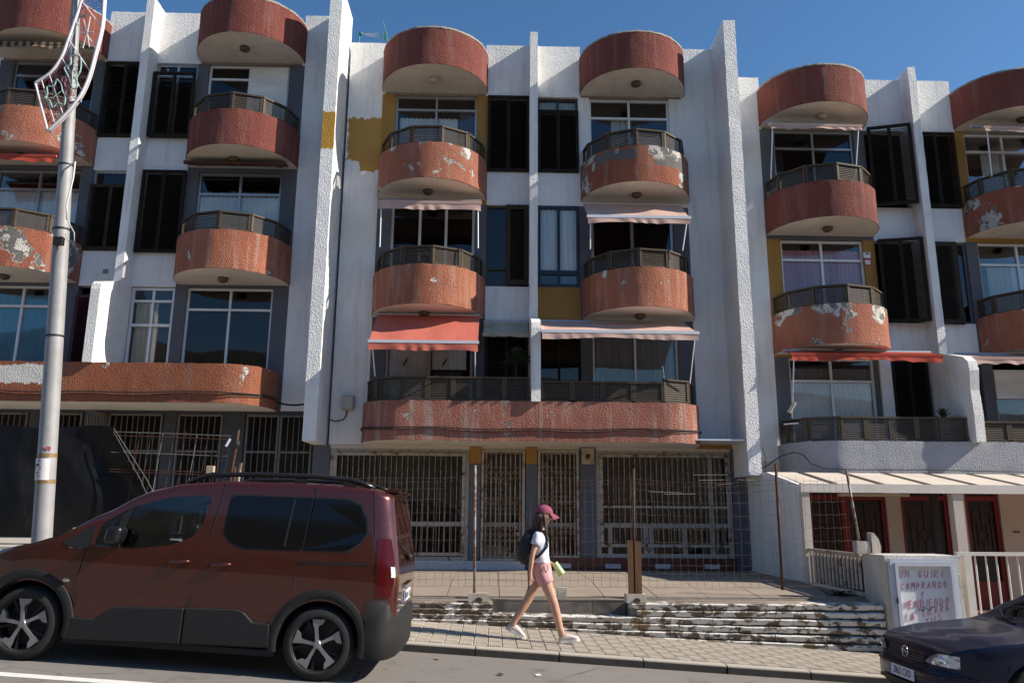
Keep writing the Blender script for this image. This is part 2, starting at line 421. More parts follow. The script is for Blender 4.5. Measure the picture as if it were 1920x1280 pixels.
def window(x0, x1, z0, z1, parent, y=YW+.1, fr=None, w=.05, transom=None, cols=2, pane=None, cur=None, cur_x=(0,1), cur_z=None, shut=None, extra=()):
    """frame with members, one pane per light, optional curtain / roller shutter as sub-parts"""
    fr = fr or ALU; pane = pane or GLASS
    mb = MB(); d = .035
    mb.box(x0, x1, y-d, y+d, z1-w, z1); mb.box(x0, x1, y-d, y+d, z0, z0+w)
    mb.box(x0, x0+w, y-d, y+d, z0+w, z1-w); mb.box(x1-w, x1, y-d, y+d, z0+w, z1-w)
    zt = z1-w
    if transom: mb.box(x0+w, x1-w, y-d-.004, y+d, transom-w/2, transom+w/2); zt = transom-w/2
    xs = [x0+w+(x1-x0-2*w)*i/cols for i in range(cols+1)]
    for x in xs[1:-1]:
        mb.box(x-w/2, x+w/2, y-d+.006, y+d, z0+w, zt)
        if transom: mb.box(x-w/2, x+w/2, y-d+.006, y+d, transom+w/2, z1-w)
    for e in extra: mb.box(*e)
    o = mb.build('window', fr, parent)
    for i in range(cols):
        a, b = xs[i], xs[i+1]
        spans = [(z0+w, zt)]+([(transom+w/2, z1-w)] if transom else [])
        for (c, e) in spans: MB().box(a, b, y+.008*(i%2), y+.006+.008*(i%2), c, e).build('pane', pane, o)
    for cu in (cur if isinstance(cur, list) else [cur] if cur else []):
        m_, (f0, f1), zlo, zhi = cu if isinstance(cu, tuple) else (cu, cur_x, z0, zt)
        zlo = z0 if zlo is None else zlo; zhi = zt if zhi is None else zhi
        curtain(x0+w+(x1-x0-2*w)*f0, x0+w+(x1-x0-2*w)*f1, zlo, zhi, y+.06, m_, o)
    if shut:
        (a, b, c, e, m_) = shut; mb = MB(); n = max(2, int((e-c)/.045))
        for k in range(n): mb.box(a, b, y-.062, y-.044+.004*(k%2), c+(e-c)*k/n, c+(e-c)*(k+1)/n-.006)
        mb.box(a, b, y-.039, y-.037, c, e); mb.build('roller_shutter', m_, o)
    return o
def curtain(x0, x1, z0, z1, y, m_, parent, amp=.022, wl_=.11):
    n = max(8, int((x1-x0)/.025)); rows = []; ph = random.random()*6
    for j in range(5):
        z = z0+(z1-z0)*j/4
        rows.append([(x0+(x1-x0)*i/n, y+amp*math.sin(6.283*(x0+(x1-x0)*i/n)/wl_+ph+.4*math.sin(i*.31+j*.2)), z) for i in range(n+1)])
    back = [[(x, yy+.004, z) for x, yy, z in r_] for r_ in rows]
    mb = MB().grid(rows).grid(back)
    return mb.build('curtain', m_, parent, smooth=True)
def louvre(x0, x1, z0, z1, parent, y=YW-.03, leaves=2, mat=None, swing=0.0, pitch=.042, tilt=38, name='shutter', gaps=0.0, w=.036):
    """louvred shutter, each leaf a sub-part; swing turns the whole shutter out about its left jamb (degrees)"""
    mat = mat or DKBRONZE
    root = MB(); L = x1-x0
    rotm = Matrix.Translation((x0, y, 0)) @ Matrix.Rotation(-R(swing), 4, 'Z') @ Matrix.Translation((-x0, -y, 0))
    def fl(mb): mb.v = [tuple(rotm @ Vector(p)) for p in mb.v]; return mb
    root.box(x0, x1, y-.03, y+.02, z1-.035, z1).box(x0, x1, y-.03, y+.02, z0, z0+.035)
    root.box(x0, x0+.03, y-.03, y+.02, z0+.035, z1-.035).box(x1-.03, x1, y-.03, y+.02, z0+.035, z1-.035)
    o = fl(root).build(name, mat, parent)
    for k in range(leaves):
        a = x0+.031+(L-.062)*k/leaves; b = x0+.031+(L-.062)*(k+1)/leaves; mb = MB()
        zz0, zz1 = z0+.036, z1-.036
        mb.box(a+.002, a+w, y-.026, y+.008, zz0, zz1).box(b-w, b-.002, y-.026, y+.008, zz0, zz1)
        mb.box(a+w, b-w, y-.022, y+.006, zz1-w, zz1).box(a+w, b-w, y-.022, y+.006, zz0, zz0+w)
        n = int((zz1-zz0-2*w)/pitch); t = R(tilt)
        for i in range(n):
            if gaps and random.random() < gaps: continue
            z = zz0+w+pitch*(i+.5)
            mb.obox(((a+b)/2, y-.01, z), ((b-a)/2-w, 0, 0), (0, .023*math.cos(t), .023*math.sin(t)), (0, -.003*math.sin(t), .003*math.cos(t)))
        fl(mb).build('louvre_leaf', mat, o)
    return o
def awning(label, x0, x1, yb, zb, yf, zf, val, mat, bar=None, arms=None, scallop=.0, sag=.05, group='awnings on the balconies', wave=.02, torn=False):
    t = thing('awning', label, 'awning', ((x0+x1)/2, yb, zb), group=group)
    n = 44; rows = []
    for j in range(9):
        f = j/8
        rows.append([(x0+(x1-x0)*i/n, yb+(yf-yb)*f, zb+(zf-zb)*f-sag*4*f*(1-f)*(.6+.4*math.sin(i*.35))+.012*noise.noise(Vector((i*.35+x0, f*2.2, zb)))*f*(1.3-f)) for i in range(n+1)])
    mb = MB().grid(rows).grid([[(x, y, z-.005) for x, y, z in r_] for r_ in rows]); mb.build('cloth', mat, t, smooth=True)
    vr = []
    for j in range(6):
        f = j/5; row = []
        for i in range(n+1):
            x = x0+(x1-x0)*i/n; u = i/n
            h = val*(1-.16*math.sin(u*math.pi)+.12*math.sin(u*9+x0)) - scallop*abs(math.sin(u*math.pi*(x1-x0)/.42))
            if torn: h *= .35+.9*abs(noise.noise(Vector((x*3, 1.7, x0))))
            row.append((x, yf-.02-wave*f*(1+math.sin(x*17+3*math.sin(x*4))), zf-.03-h*f))
        vr.append(row)
    MB().grid(vr).grid([[(x, y+.005, z) for x, y, z in r_] for r_ in vr]).build('valance', mat, t, smooth=True)
    b = MB().box(x0-.02, x1+.02, yf-.028, yf+.022, zf-.03, zf+.03); b.build('front_bar', bar or ALUW, t)
    MB().tube([(x0, yb, zb), (x1, yb, zb)], .035, 8).build('roller', ALU, t)
    if arms:
        for ax in arms:
            x, ya, za = ax
            xf = x0+.06 if x < (x0+x1)/2 else x1-.06
            MB().tube([(xf, yf, zf-.02), (x, ya, za)], .013, 6).build('arm', ALUW, t)
    return t

def bars_grille(x0, x1, z0, z1, y, parent, step=.115, mid=(), mat=None, frame=None, fw_=.06, twist=True, name='grille'):
    mat = mat or GRILLE_B; frame = frame or GRILLE
    mb = MB(); mb.box(x0, x1, y-.03, y+.02, z1-fw_, z1).box(x0, x1, y-.03, y+.02, z0, z0+fw_).box(x0, x0+fw_, y-.03, y+.02, z0+fw_, z1-fw_).box(x1-fw_, x1, y-.03, y+.02, z0+fw_, z1-fw_)
    o = mb.build(name, frame, parent)
    n = int((x1-x0-2*fw_)/step)
    for i in range(1, n):
        x = x0+fw_+(x1-x0-2*fw_)*i/n+random.uniform(-.006,.006)
        m_ = MB().box(x-.007, x+.007, y-.02, y-.006, z0+fw_, z1-fw_)
        if twist:
            for f in (.16, .5, .83): zc = z0+(z1-z0)*f; m_.lathe((x, y-.013, zc), [(.006,-.07),(.012,-.02),(.006,0),(.012,.02),(.006,.07)], n=6)
        m_.build('bar', mat, o)
    for z in mid: MB().box(x0+fw_, x1-fw_, y-.034, y-.021, z-.022, z+.022).build('rail', frame, o)
    return o
def lattice_gate(x0, x1, z0, z1, y, parent):
    o = MB().box(x0, x0+.05, y-.03, y+.02, z0, z1).box(x1-.05, x1, y-.03, y+.02, z0, z1).box(x0+.05, x1-.05, y-.03, y+.02, z1-.045, z1).box(x0+.05, x1-.05, y-.03, y+.02, z0, z0+.04).build('folding_gate', GRILLE, parent)
    n = 8; w = (x1-x0-.1)/n
    for i in range(n):
        x = x0+.05+w*(i+.5); MB().box(x-.014, x+.014, y-.02, y-.008, z0+.04, z1-.045).build('bar', GRILLE_B, o)
    H = z1-z0
    for zc in (z0+H*.78, z0+H*.5, z0+H*.22):
        mb = MB()
        for i in range(n):
            a = x0+.05+w*i
            for k, dz in enumerate((-.11, .02)):
                mb.bar((a, y-.026, zc+dz), (a+w, y-.026, zc+dz+.13), .006, .021, upv=(0,1,0))
                mb.bar((a, y-.005, zc+dz+.13), (a+w, y-.005, zc+dz), .006, .021, upv=(0,1,0))
        mb.build('lattice', GRILLE_B, o)
    MB().bar((x0+.05, y-.036, z1-.5), (x0+.3, y-.036, z1-.03), .008, .022, upv=(0,1,0)).build('brace', GRILLE, o)
    return o

# ------------------------------------------------------------------ the three blocks
AX, BX = -1.5, 3.155                       # centres of the two balcony columns of a block
LV = {3: (8.67, 9.50), 2: (5.88, 6.74)}    # balcony drums: underside, top of the masonry
def block(ox, oz, label, cfg):
    bld = thing('apartment_building', label, 'building', (ox+.8, YW+2, .5+oz), group='terraced apartment blocks stepping down the street')
    X = lambda x: x+ox
    Z = lambda z: z+oz
    xs = [X(v) for v in (-3.54, -2.74, -2.42, -.51, -.25, .72, .90, 1.88, 2.14, 4.04, 4.39, 5.13)]
    zs = [Z(v) for v in (3.08, 3.42, 5.82, 6.2, 6.63, 8.57, 9.0, 9.38, 11.31)]
    op = []
    for a, b in ((-2.42,-.51),(2.14,4.04)):
        op += [(X(a),X(b),Z(8.99),Z(11.32)), (X(a),X(b),Z(6.19),Z(8.58)), (X(a),X(b),Z(3.4),Z(5.83))]
    for a, b in ((-.25,.72),(.90,1.88)):
        op += [(X(a),X(b),Z(9.37),Z(11.32)), (X(a),X(b),Z(6.62),Z(8.58)), (X(a),X(b),Z(3.4),Z(5.83))]
    jam = cfg['jamb']
    def mf(x, z):
        x -= ox; z -= oz
        for c, a, b in (('A',-2.74,-.25),('B',1.88,4.39)):
            if a < x < b:
                k = 3 if z > 8.6 else 2 if z > 5.83 else 1
                return {'w':0,'y':1,'s':2}[jam.get(c+str(k), 'w')]
        if cfg.get('ochre_spandrel') and .9 < x < 1.88 and 5.82 < z < 6.63: return 1
        return 0
    wall_cells('wall', xs, zs, op, YW, .2, mf, [WHITE_S, OCHRE, SLATE], bld)
    for a, b in ((-3.54,-2.68),(-.31,1.94),(4.33,5.13)): rough_box(X(a), X(b), YW-.003, YW+.2, Z(11.31), Z(12.65), .12, .007).build('parapet', WHITE, bld, smooth=True, angle=40)
    for a, b in ((-2.68,-.31),(1.94,4.33)): MB().box(X(a), X(b), YW+.02, YW+.19, Z(11.31), Z(12.2)).build('canopy_back', CAPC, bld)
    MB().box(X(-3.6), X(5.2), YW+.21, 20.8, Z(12.0), Z(12.12)).build('roof', CAPC, bld)
    fb = cfg.get('fin_bottom', 2.45)
    rough_box(X(5.13), X(5.40), 16.0, YW+.25, Z(fb), Z(12.76), .13, .008).build('fin', WHITE_FIN, bld, smooth=True, angle=40)
    rough_box(X(.72), X(.90), 16.56, YW+.2, Z(5.6), Z(12.74), .12, .006).build('dividing_rib', WHITE, bld, smooth=True, angle=40)
    pr = cfg['divider']
    MB().prism([(y, Z(z)) for y, z in pr], lambda a, b, d: (d, a, b), X(.725), X(.915)).build('balcony_divider', WHITE, bld)
    # rooms behind the openings
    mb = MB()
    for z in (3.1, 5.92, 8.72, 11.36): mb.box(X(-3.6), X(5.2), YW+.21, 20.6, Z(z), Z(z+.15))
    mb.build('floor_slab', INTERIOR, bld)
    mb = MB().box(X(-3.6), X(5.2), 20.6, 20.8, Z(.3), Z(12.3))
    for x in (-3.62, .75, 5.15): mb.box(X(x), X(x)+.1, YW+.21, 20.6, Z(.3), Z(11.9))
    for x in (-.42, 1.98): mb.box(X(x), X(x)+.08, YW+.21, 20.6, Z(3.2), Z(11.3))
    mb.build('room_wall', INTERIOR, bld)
    # balconies
    for c, cx in (('A', AX), ('B', BX)):
        p = drum_path(X(cx))
        can = shell('roof_canopy', p, 1.0, Z(11.37), Z(12.26), WINE, bld)
        cp = MB(); pp = offset_path(p, -.004); qq = offset_path(p, .14)
        cp.grid([[jit((x, y, Z(12.255)), .01, 9) for x, y in pp], [jit((x, y, Z(12.30)), .016, 9) for x, y in pp], [jit((x, y, Z(12.30)), .012, 9) for x, y in qq]])
        cp.build('coping', CAPC, can, smooth=True)
        soffit(p, Z(11.37), SOFFIT, can)
        lamp(X(cx), YW-.62, Z(11.364), can, c == 'B')
        for k in (3, 2):
            m_ = cfg['drum'][c+str(k)]; z0, z1 = LV[k]
            d = shell('balcony', p, .13, Z(z0), Z(z1), m_, bld)
            soffit(p, Z(z0), SOFFIT_W if k == 2 else SOFFIT, d)
            drum_rail(X(cx), Z(z1)+.005, Z(z1)+.43, d, cfg['phase'].get(c+str(k), 0))
            lamp(X(cx)-.05, YW-.55, Z(z0-.006), d, True)
    p = band_path(X(-2.78), X(4.32))
    band = shell('long_balcony', p, .15, Z(3.07), Z(3.87), cfg['band'], bld, rows=9)
    soffit(p, Z(3.07), SOFFIT_W, band)
    if cfg.get('rail1', True):
        q = offset_path(p, .09)
        x0, x1, yf = X(-2.69), X(4.23), YW-1.15
        zr0, zr1 = Z(3.875), Z(3.87)+.5
        for side in (-1, 1):
            xe = x0 if side < 0 else x1; xc = xe-side*.80; cyy = yf+.80
            pts = [(xe, YW-.02), (xe, cyy), (xe-side*.80*(1-math.sin(R(45))), cyy-.80*math.sin(R(45))), (xc, yf)]
            if side > 0: pts = pts[::-1]
            for i in range(3): rail_panel(*((pts[i], pts[i+1])), zr0, zr1, band, nsl=9)
        xa, xb = x0+.80, x1-.80
        for (a, b, n) in ((xa, X(.70), 5), (X(.94), xb, 4)):
            for i in range(n): rail_panel((a+(b-a)*i/n, yf), (a+(b-a)*(i+1)/n, yf), zr0, zr1 - (.0 if a == xa else .07), band, nsl=9)
    return bld, X, Z
DIV = [(16.99,5.95),(16.56,5.80),(15.78,5.56),(15.72,5.50),(15.69,5.38),(15.69,3.86),(16.99,3.86)]
DIV_R = [(16.99,5.95),(16.56,5.85),(15.75,5.62),(15.60,5.50),(15.56,5.30),(15.62,4.9),(15.58,4.4),(15.60,3.86),(16.99,3.86)]

# ---- left block
bL, X, Z = block(-9.0, .70, 'left white apartment block with red balconies, behind lamp post and van', dict(
    jamb={'A3':'s','A2':'s','A1':'s','B3':'s','B2':'s','B1':'s'}, drum={'A3':TERRA_PEEL,'A2':TERRA_GREY,'B3':WINE,'B2':TERRA},
    phase={'A3':10,'B3':-12,'A2':4,'B2':-14}, band=BAND_L, rail1=False, divider=DIV, fin_bottom=2.36))
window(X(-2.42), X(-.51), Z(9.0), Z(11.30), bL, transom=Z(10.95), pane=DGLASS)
window(X(2.14), X(4.04), Z(9.0), Z(11.30), bL, transom=Z(10.95), fr=ALUW, pane=DGLASS, shut=(X(3.1), X(4.0), Z(9.1), Z(11.26), BLIND_W))
louvre(X(-.25), X(.70), Z(9.39), Z(11.30), bL, gaps=.12, pitch=.05, tilt=5)
o = louvre(X(.92), X(1.9), Z(9.36), Z(11.0), bL, y=YW-.12)
window(X(.92), X(1.88), Z(9.42), Z(11.30), bL, transom=Z(11.0), pane=DGLASS)
window(X(-2.42), X(-.51), Z(6.2), Z(8.56), bL, transom=Z(8.1), cur=[(CUR_W, (0,1), None, None)])
window(X(2.14), X(4.04), Z(6.2), Z(8.56), bL, transom=Z(8.05), cur=[(BLIND_W, (0,1), None, None)])
window(X(-.25), X(.70), Z(8.2), Z(8.57), bL, cols=1, pane=DGLASS)
louvre(X(-.25), X(.70), Z(6.64), Z(8.2), bL, mat=MIDBRONZE, tilt=15)
louvre(X(.92), X(1.9), Z(6.58), Z(8.55), bL, y=YW-.08)
window(X(-2.42), X(-.51), Z(3.42), Z(5.81), bL, transom=Z(5.35), fr=ALUW, cur=[(CUR_BLUE, (0,1), None, None), (CUR_BLUE, (0,1), Z(5.37), Z(5.63))])
louvre(X(-.25), X(.70), Z(3.42), Z(5.6), bL, mat=REDLOUV)
window(X(2.14), X(4.04), Z(3.42), Z(5.81), bL, transom=Z(5.32), fr=ALUW, cur=[(CUR_DARK, (0,1), None, None)], pane=DGLASS)
window(X(.92), X(1.86), Z(3.42), Z(5.80), bL, transom=Z(5.5), fr=ALUW, cur=[(CUR_BEIGE, (.05,.62), None, None)], extra=[(X(.97), X(1.81), YW+.055, YW+.14, Z(4.92), Z(4.98))])
MB().box(X(.25), X(.36), YW-.015, YW+.01, Z(6.1), Z(6.2)).build('vent', simple('vent_grey', (.2,.2,.21), .6), bL)

MB().box(X(-3.66), X(-3.545), YW-.01, 20.8, Z(.3), Z(12.6)).build('end_wall', WHITE_S, bL)
# ---- middle block
bC, X, Z = block(0, 0, 'middle white apartment block with flaking terracotta balconies, behind walking person', dict(
    jamb={'A3':'y','A2':'s','A1':'s','B3':'w','B2':'s','B1':'s'}, drum={'A3':TERRA_PEEL,'A2':TERRA,'B3':TERRA_GREY,'B2':TERRA},
    phase={'A3':0,'B3':12,'A2':-6,'B2':12}, band=BAND_C, divider=DIV, ochre_spandrel=True))
window(X(-2.42), X(-.51), Z(9.0), Z(11.30), bC, transom=Z(10.95), cur=[(CUR_W, (.02,.78), None, Z(10.78)), (CUR_PURP, (.8,1), None, None)])
window(X(2.14), X(4.04), Z(9.0), Z(11.30), bC, transom=Z(10.82), fr=ALUW, cur=[(CUR_BEIGE, (.27,.48), None, None), (CUR_W, (.5,1), None, Z(10.4))])
louvre(X(-.25), X(.72), Z(9.38), Z(11.30), bC)
window(X(.92), X(1.88), Z(10.95), Z(11.30), bC, fr=BRONZE, cur=[(AWN_CREAM, (0,1), None, None)])
louvre(X(.92), X(1.88), Z(9.39), Z(10.95), bC, leaves=2)
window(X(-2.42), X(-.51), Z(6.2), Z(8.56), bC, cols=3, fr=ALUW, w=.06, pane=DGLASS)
window(X(2.14), X(4.04), Z(6.2), Z(8.56), bC, cols=2, fr=ALU, w=.07, cur=[(CUR_GREY, (.5,.98), None, None)], pane=DGLASS)
window(X(-.25), X(.28), Z(6.64), Z(8.57), bC, cols=1, fr=BRONZE, transom=Z(7.05), pane=DGLASS)
louvre(X(.20), X(.72), Z(6.66), Z(8.55), bC, leaves=1, mat=MIDBRONZE, y=YW-.05, w=.07)
window(X(.92), X(1.88), Z(6.63), Z(8.57), bC, fr=NAVY, w=.07, y=YW+.03, cur=[(CUR_W, (0,1), Z(7.0), Z(8.5))], extra=[(X(.98), X(1.82), YW-.01, YW+.06, Z(6.92), Z(7.02))])
MB().box(X(1.0), X(1.8), YW+.03, YW+.05, Z(6.70), Z(6.90)).build('infill_panel', BLUEP, bC)
window(X(-2.42), X(-.51), Z(3.42), Z(5.81), bC, fr=ALU, cur=[(BLIND_W, (0,.52), None, None), (BLIND_W, (.53,.95), Z(4.75), None), (CUR_GREY, (.55,.9), None, Z(4.7))])
louvre(X(-.25), X(.72), Z(3.42), Z(5.80), bC, mat=MIDBRONZE, w=.035, y=YW+.05)
window(X(.92), X(1.88), Z(3.42), Z(5.80), bC, fr=DKBRONZE, pane=DGLASS)
window(X(2.14), X(4.04), Z(3.42), Z(5.81), bC, fr=ALUW, cur=[(BLIND_G, (.02,.48), None, None), (BLIND_G, (.52,.98), None, None)], pane=GLASS)
# ---- right block
bR, X, Z = block(8.9, -.73, 'right white apartment block with grey long balcony, beyond the shop canopy', dict(
    jamb={'A3':'s','A2':'y','A1':'s','B3':'y','B2':'s','B1':'s'}, drum={'A3':WINE,'A2':TERRA_PEEL,'B3':TERRA_GREY,'B2':TERRA},
    phase={'A3':18,'A2':18,'B3':16,'B2':14}, band=BAND_R, divider=DIV_R, fin_bottom=2.5))
window(X(-2.42), X(-.51), Z(9.0), Z(11.30), bR, transom=Z(10.85), fr=ALU, cur=[(CUR_W, (.02,.12), None, None), (CUR_BLUE, (.12,.45), None, Z(9.9))], pane=DGLASS)
louvre(X(-.22), X(.72), Z(9.36), Z(11.34), bR, y=YW-.10, swing=16)
louvre(X(.93), X(1.88), Z(9.40), Z(11.28), bR, y=YW-.04)
window(X(2.14), X(4.04), Z(9.0), Z(11.30), bR, transom=Z(10.85), fr=ALUW, cur=[(CUR_W, (.22,.5), None, None), (CUR_BLUE, (.5,.95), None, Z(10.2))])
window(X(-2.42), X(-.51), Z(6.2), Z(8.56), bR, transom=Z(8.1), fr=ALUW, cur=[(CUR_PINK, (0,1), None, None), (CUR_PINK, (0,1), Z(8.12), Z(8.36))])
louvre(X(-.22), X(.72), Z(6.6), Z(8.56), bR, y=YW-.10, swing=14)
louvre(X(.93), X(1.60), Z(6.60), Z(8.54), bR, leaves=1, mat=MIDBRONZE, y=YW-.06, w=.07)
window(X(1.55), X(1.88), Z(6.64), Z(8.56), bR, cols=1, fr=SLATE, pane=DGLASS)
window(X(2.14), X(4.04), Z(6.2), Z(8.56), bR, transom=Z(8.05), fr=ALUW, cur=[(CUR_BEIGE, (.12,.4), None, None), (CUR_W, (.42,1), None, None)])
window(X(-2.42), X(-.51), Z(3.42), Z(5.81), bR, transom=Z(5.3), fr=ALUW, cur=[(BLIND_W, (0,1), None, None), (BLIND_G, (0,1), Z(5.32), Z(5.6))])
louvre(X(-.15), X(.66), Z(3.42), Z(5.80), bR, y=YW-.01)
rough_box(X(-.42), X(-.17), YW-.06, YW+.1, Z(3.9), Z(5.8), .12, .008).build('rough_pier', WHITE, bR, smooth=True, angle=40)
window(X(.95), X(1.86), Z(3.42), Z(5.80), bR, cols=2, fr=DKBRONZE, pane=DGLASS)
window(X(2.14), X(4.04), Z(3.42), Z(5.60), bR, fr=ALUW, cur=[(CUR_PURP, (0,.3), None, None), (CUR_GREY, (.3,1), None, None)], shut=(X(2.18), X(4.0), Z(4.95), Z(5.56), BLIND_W))
# ------------------------------------------------------------------ ground, road, pavement
SL = -.063
def zr(x): return -.03+SL*x                       # road
def zp(x): return .065+SL*x                       # pavement
def asphalt():
    t = NT('worn_asphalt'); a = t.noise(.6, 6, .6); g = t.noise(160, 3, .7); s_ = t.noise(3, 6, .65)
    c = t.mix(t.rng(a, .3, .7), (.18,.165,.155), (.215,.198,.185))
    c = t.mix(t.rng(g, .4, .75, 0, .55), c, (.21,.20,.19)); c = t.mix(t.rng(s_, .56, .75, 0, .7), c, (.085,.08,.077))
    ck = t.voro(.55, t.mapped((1,1,1), (2,5,0)), 'DISTANCE_TO_EDGE'); wb = t.noise(4, 5, .7); ckm = t.math('MULTIPLY', t.rng(t.math('ADD', ck, t.math('MULTIPLY', t.math('SUBTRACT', wb, .5), .03)), .003, .009, 1, 0), t.rng(a, .45, .55)); c = t.mix(t.math('MULTIPLY', ckm, .7), c, (.04,.038,.036))
    sp_ = t.voro(2.3); c = t.mix(t.math('MULTIPLY', t.rng(sp_, .06, .11, .7, 0), t.rng(s_, .5, .55)), c, (.035,.033,.032))
    gy_ = t.sep()[1]; c = t.mix(t.math('MULTIPLY', t.rng(gy_, 9.3, 9.95, 0, .55), t.rng(wb, .35, .65)), c, (.22,.19,.155))
    return t.fin(c, .88, 0, t.bump(g, .006), .3)
ASPH = asphalt()
def sheet(name, x0, x1, y0, y1, zf, mat, nx=1, ny=1, thick=.25):
    mb = MB(); xs = [x0+(x1-x0)*i/nx for i in range(nx+1)]; ys = [y0+(y1-y0)*j/ny for j in range(ny+1)]
    mb.grid([[(x, y, zf(x, y)) for x in xs] for y in ys])
    mb.add([(x, y, zf(x, y)-d) for d in (0, thick) for (x, y) in ((x0,y0),(x1,y0),(x1,y1),(x0,y1))], [(0,1,5,4),(1,2,6,5),(2,3,7,6),(3,0,4,7),(7,6,5,4)][::-1])
    return mb.build(name, mat)
DIRT = simple('dry_ground', (.20,.17,.14), .95, 0, .25, .5)
tag(sheet('ground', -400, 400, -400, 400, lambda x, y: SL*x*.98-1.2, DIRT, thick=.5), kind='structure')
tag(sheet('road', -70, 70, -40, 10.02, lambda x, y: zr(x), ASPH, 40, 20), kind='structure')
LINE = simple('worn_white_paint', (.62,.61,.57), .8, 0, .15, 20)
tag(sheet('road_marking', -30, 30, 7.32, 7.46, lambda x, y: zr(x)+.004, LINE, 30, 1, .003), kind='structure')
PAVB = simple('pavement_mortar', (.30,.27,.23), .95, 0, .2, 6)
pav = tag(sheet('pavement', -30, 30, 10.0, 12.1, lambda x, y: zp(x)-.012, PAVB, 30, 1, .2), kind='structure')
def tile_mat(name, c):
    t = NT(name); n = t.noise(2.2, 5, .6); oi = t.new('ShaderNodeObjectInfo').outputs['Random']
    b = t.mix(t.rng(n, .3, .7), c, tuple(x*.78 for x in c)); b = t.mix(t.rng(oi, 0, 1, 0, .35), b, tuple(x*.72 for x in c))
    b = t.mix(t.rng(t.noise(9, 6, .7), .58, .75, 0, .5), b, (.2,.175,.15))
    return t.fin(b, .9, 0, t.bump(t.noise(90, 2, .5), .003), .3)
TILE = tile_mat('ribbed_pavement_tile', (.50,.44,.365))
tp = .178
tm = MB().box(-tp/2+.0022, tp/2-.0022, -tp/2+.0022, tp/2-.0022, -.02, .0)
for k in range(7):
    x = (k-3)*.0235; h = tp/2-.006
    tm.add([(x-.0095, -h, .0003), (x+.0095, -h, .0003), (x+.0095, h, .0003), (x-.0095, h, .0003), (x-.006, -h+.003, .013), (x+.006, -h+.003, .013), (x+.006, h-.003, .013), (x-.006, h-.003, .013)], [(4,5,6,7),(0,1,5,4),(1,2,6,5),(2,3,7,6),(3,0,4,7)])
tme = tm.mesh('tile', TILE)
def tile_turn(x, y): return math.pi/2*((round((x+2.1)/tp)+round((y-10.18)/tp)) % 2)
tang = math.atan(SL); far_tiles = MB(); nt = 0
spots = [(-2.1+tp*i, 10.18+tp*j) for j in range(10) for i in range(48)]
spots.sort(key=lambda p: (p[1] > 10.18+tp*6.5, abs(p[0]-1.6)))
for (x, y) in spots:
    if nt < 300:
        o = put('tile', tme, pav, True); o.location = (x, y, zp(x)+random.uniform(-.0015,.0015)); o.rotation_euler = (random.uniform(-.004,.004), -tang, 0)
        o.rotation_euler = (Matrix.Rotation(-tang, 3, 'Y') @ Matrix.Rotation(tile_turn(x, y), 3, 'Z')).to_euler(); nt += 1
    else:
        mtx = Matrix.Translation((x, y, zp(x)+random.uniform(-.0015,.0015))) @ Matrix.Rotation(-tang, 4, 'Y') @ Matrix.Rotation(tile_turn(x, y), 4, 'Z')
        far_tiles.add([mtx @ Vector(v) for v in tm.v], tm.f)
for j in range(10):
    for x in [-2.1-tp*(i+1) for i in range(40)]+[-2.1+tp*(48+i) for i in range(12)]:
        mtx = Matrix.Translation((x, 10.18+tp*j, zp(x))) @ Matrix.Rotation(-tang, 4, 'Y') @ Matrix.Rotation(tile_turn(x, 10.18+tp*j), 4, 'Z'); far_tiles.add([mtx @ Vector(v) for v in tm.v], tm.f)
tag(far_tiles.build('tiles', TILE, pav, local=True), kind='stuff')
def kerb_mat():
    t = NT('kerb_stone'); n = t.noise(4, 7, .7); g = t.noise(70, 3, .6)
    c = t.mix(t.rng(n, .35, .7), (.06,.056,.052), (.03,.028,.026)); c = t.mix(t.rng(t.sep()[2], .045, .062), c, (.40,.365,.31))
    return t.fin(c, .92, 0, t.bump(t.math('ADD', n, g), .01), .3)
KERB = kerb_mat()
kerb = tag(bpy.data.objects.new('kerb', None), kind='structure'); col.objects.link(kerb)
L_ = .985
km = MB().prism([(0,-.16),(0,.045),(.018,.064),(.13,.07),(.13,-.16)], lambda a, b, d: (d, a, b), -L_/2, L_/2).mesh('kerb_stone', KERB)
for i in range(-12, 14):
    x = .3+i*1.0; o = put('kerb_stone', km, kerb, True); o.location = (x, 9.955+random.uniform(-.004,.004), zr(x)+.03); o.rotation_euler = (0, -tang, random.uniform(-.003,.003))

# ------------------------------------------------------------------ terraces
def zt(x, y): return .385+.145*min(1.0, max(0.0, (y-11.95)/2.2))
SLAB = tile_mat('terrace_slab', (.32,.265,.21))
ter = tag(sheet('terrace', -3.95, 5.75, 12.5, 17.4, lambda x, y: zt(x, y)-.02, PAVB, 4, 10, .6), kind='structure')
def slab(x0, x1, y0, y1):
    g = .006; h = random.uniform(-.003,.003); mb = MB(); P = [(x0+g, y0+g), (x1-g, y0+g), (x1-g, y1-g), (x0+g, y1-g)]
    mb.add([(x, y, zt(x, y)-.03) for x, y in P]+[(x, y, zt(x, y)+h) for x, y in P], [(4,5,6,7),(0,1,5,4),(1,2,6,5),(2,3,7,6),(3,0,4,7)])
    mb.build('paving_slab', SLAB, ter)
for i in range(12):
    for j in range(6):
        x0 = -3.9+.8*i; y0 = 12.52+.8*j
        slab(x0, min(x0+.8, 5.72), y0, min(y0+.8, 17.0))
tag(sheet('upper_terrace', -16, -3.97, 12.0, 17.4, lambda x, y: 1.12, CONC, 1, 1, 1.2), kind='structure')
tag(sheet('shop_terrace', 5.77, 16, 12.0, 17.4, lambda x, y: -.2, simple('shop_floor_tile', (.22,.12,.09), .7, 0, .2), 1, 1, .6), kind='structure')
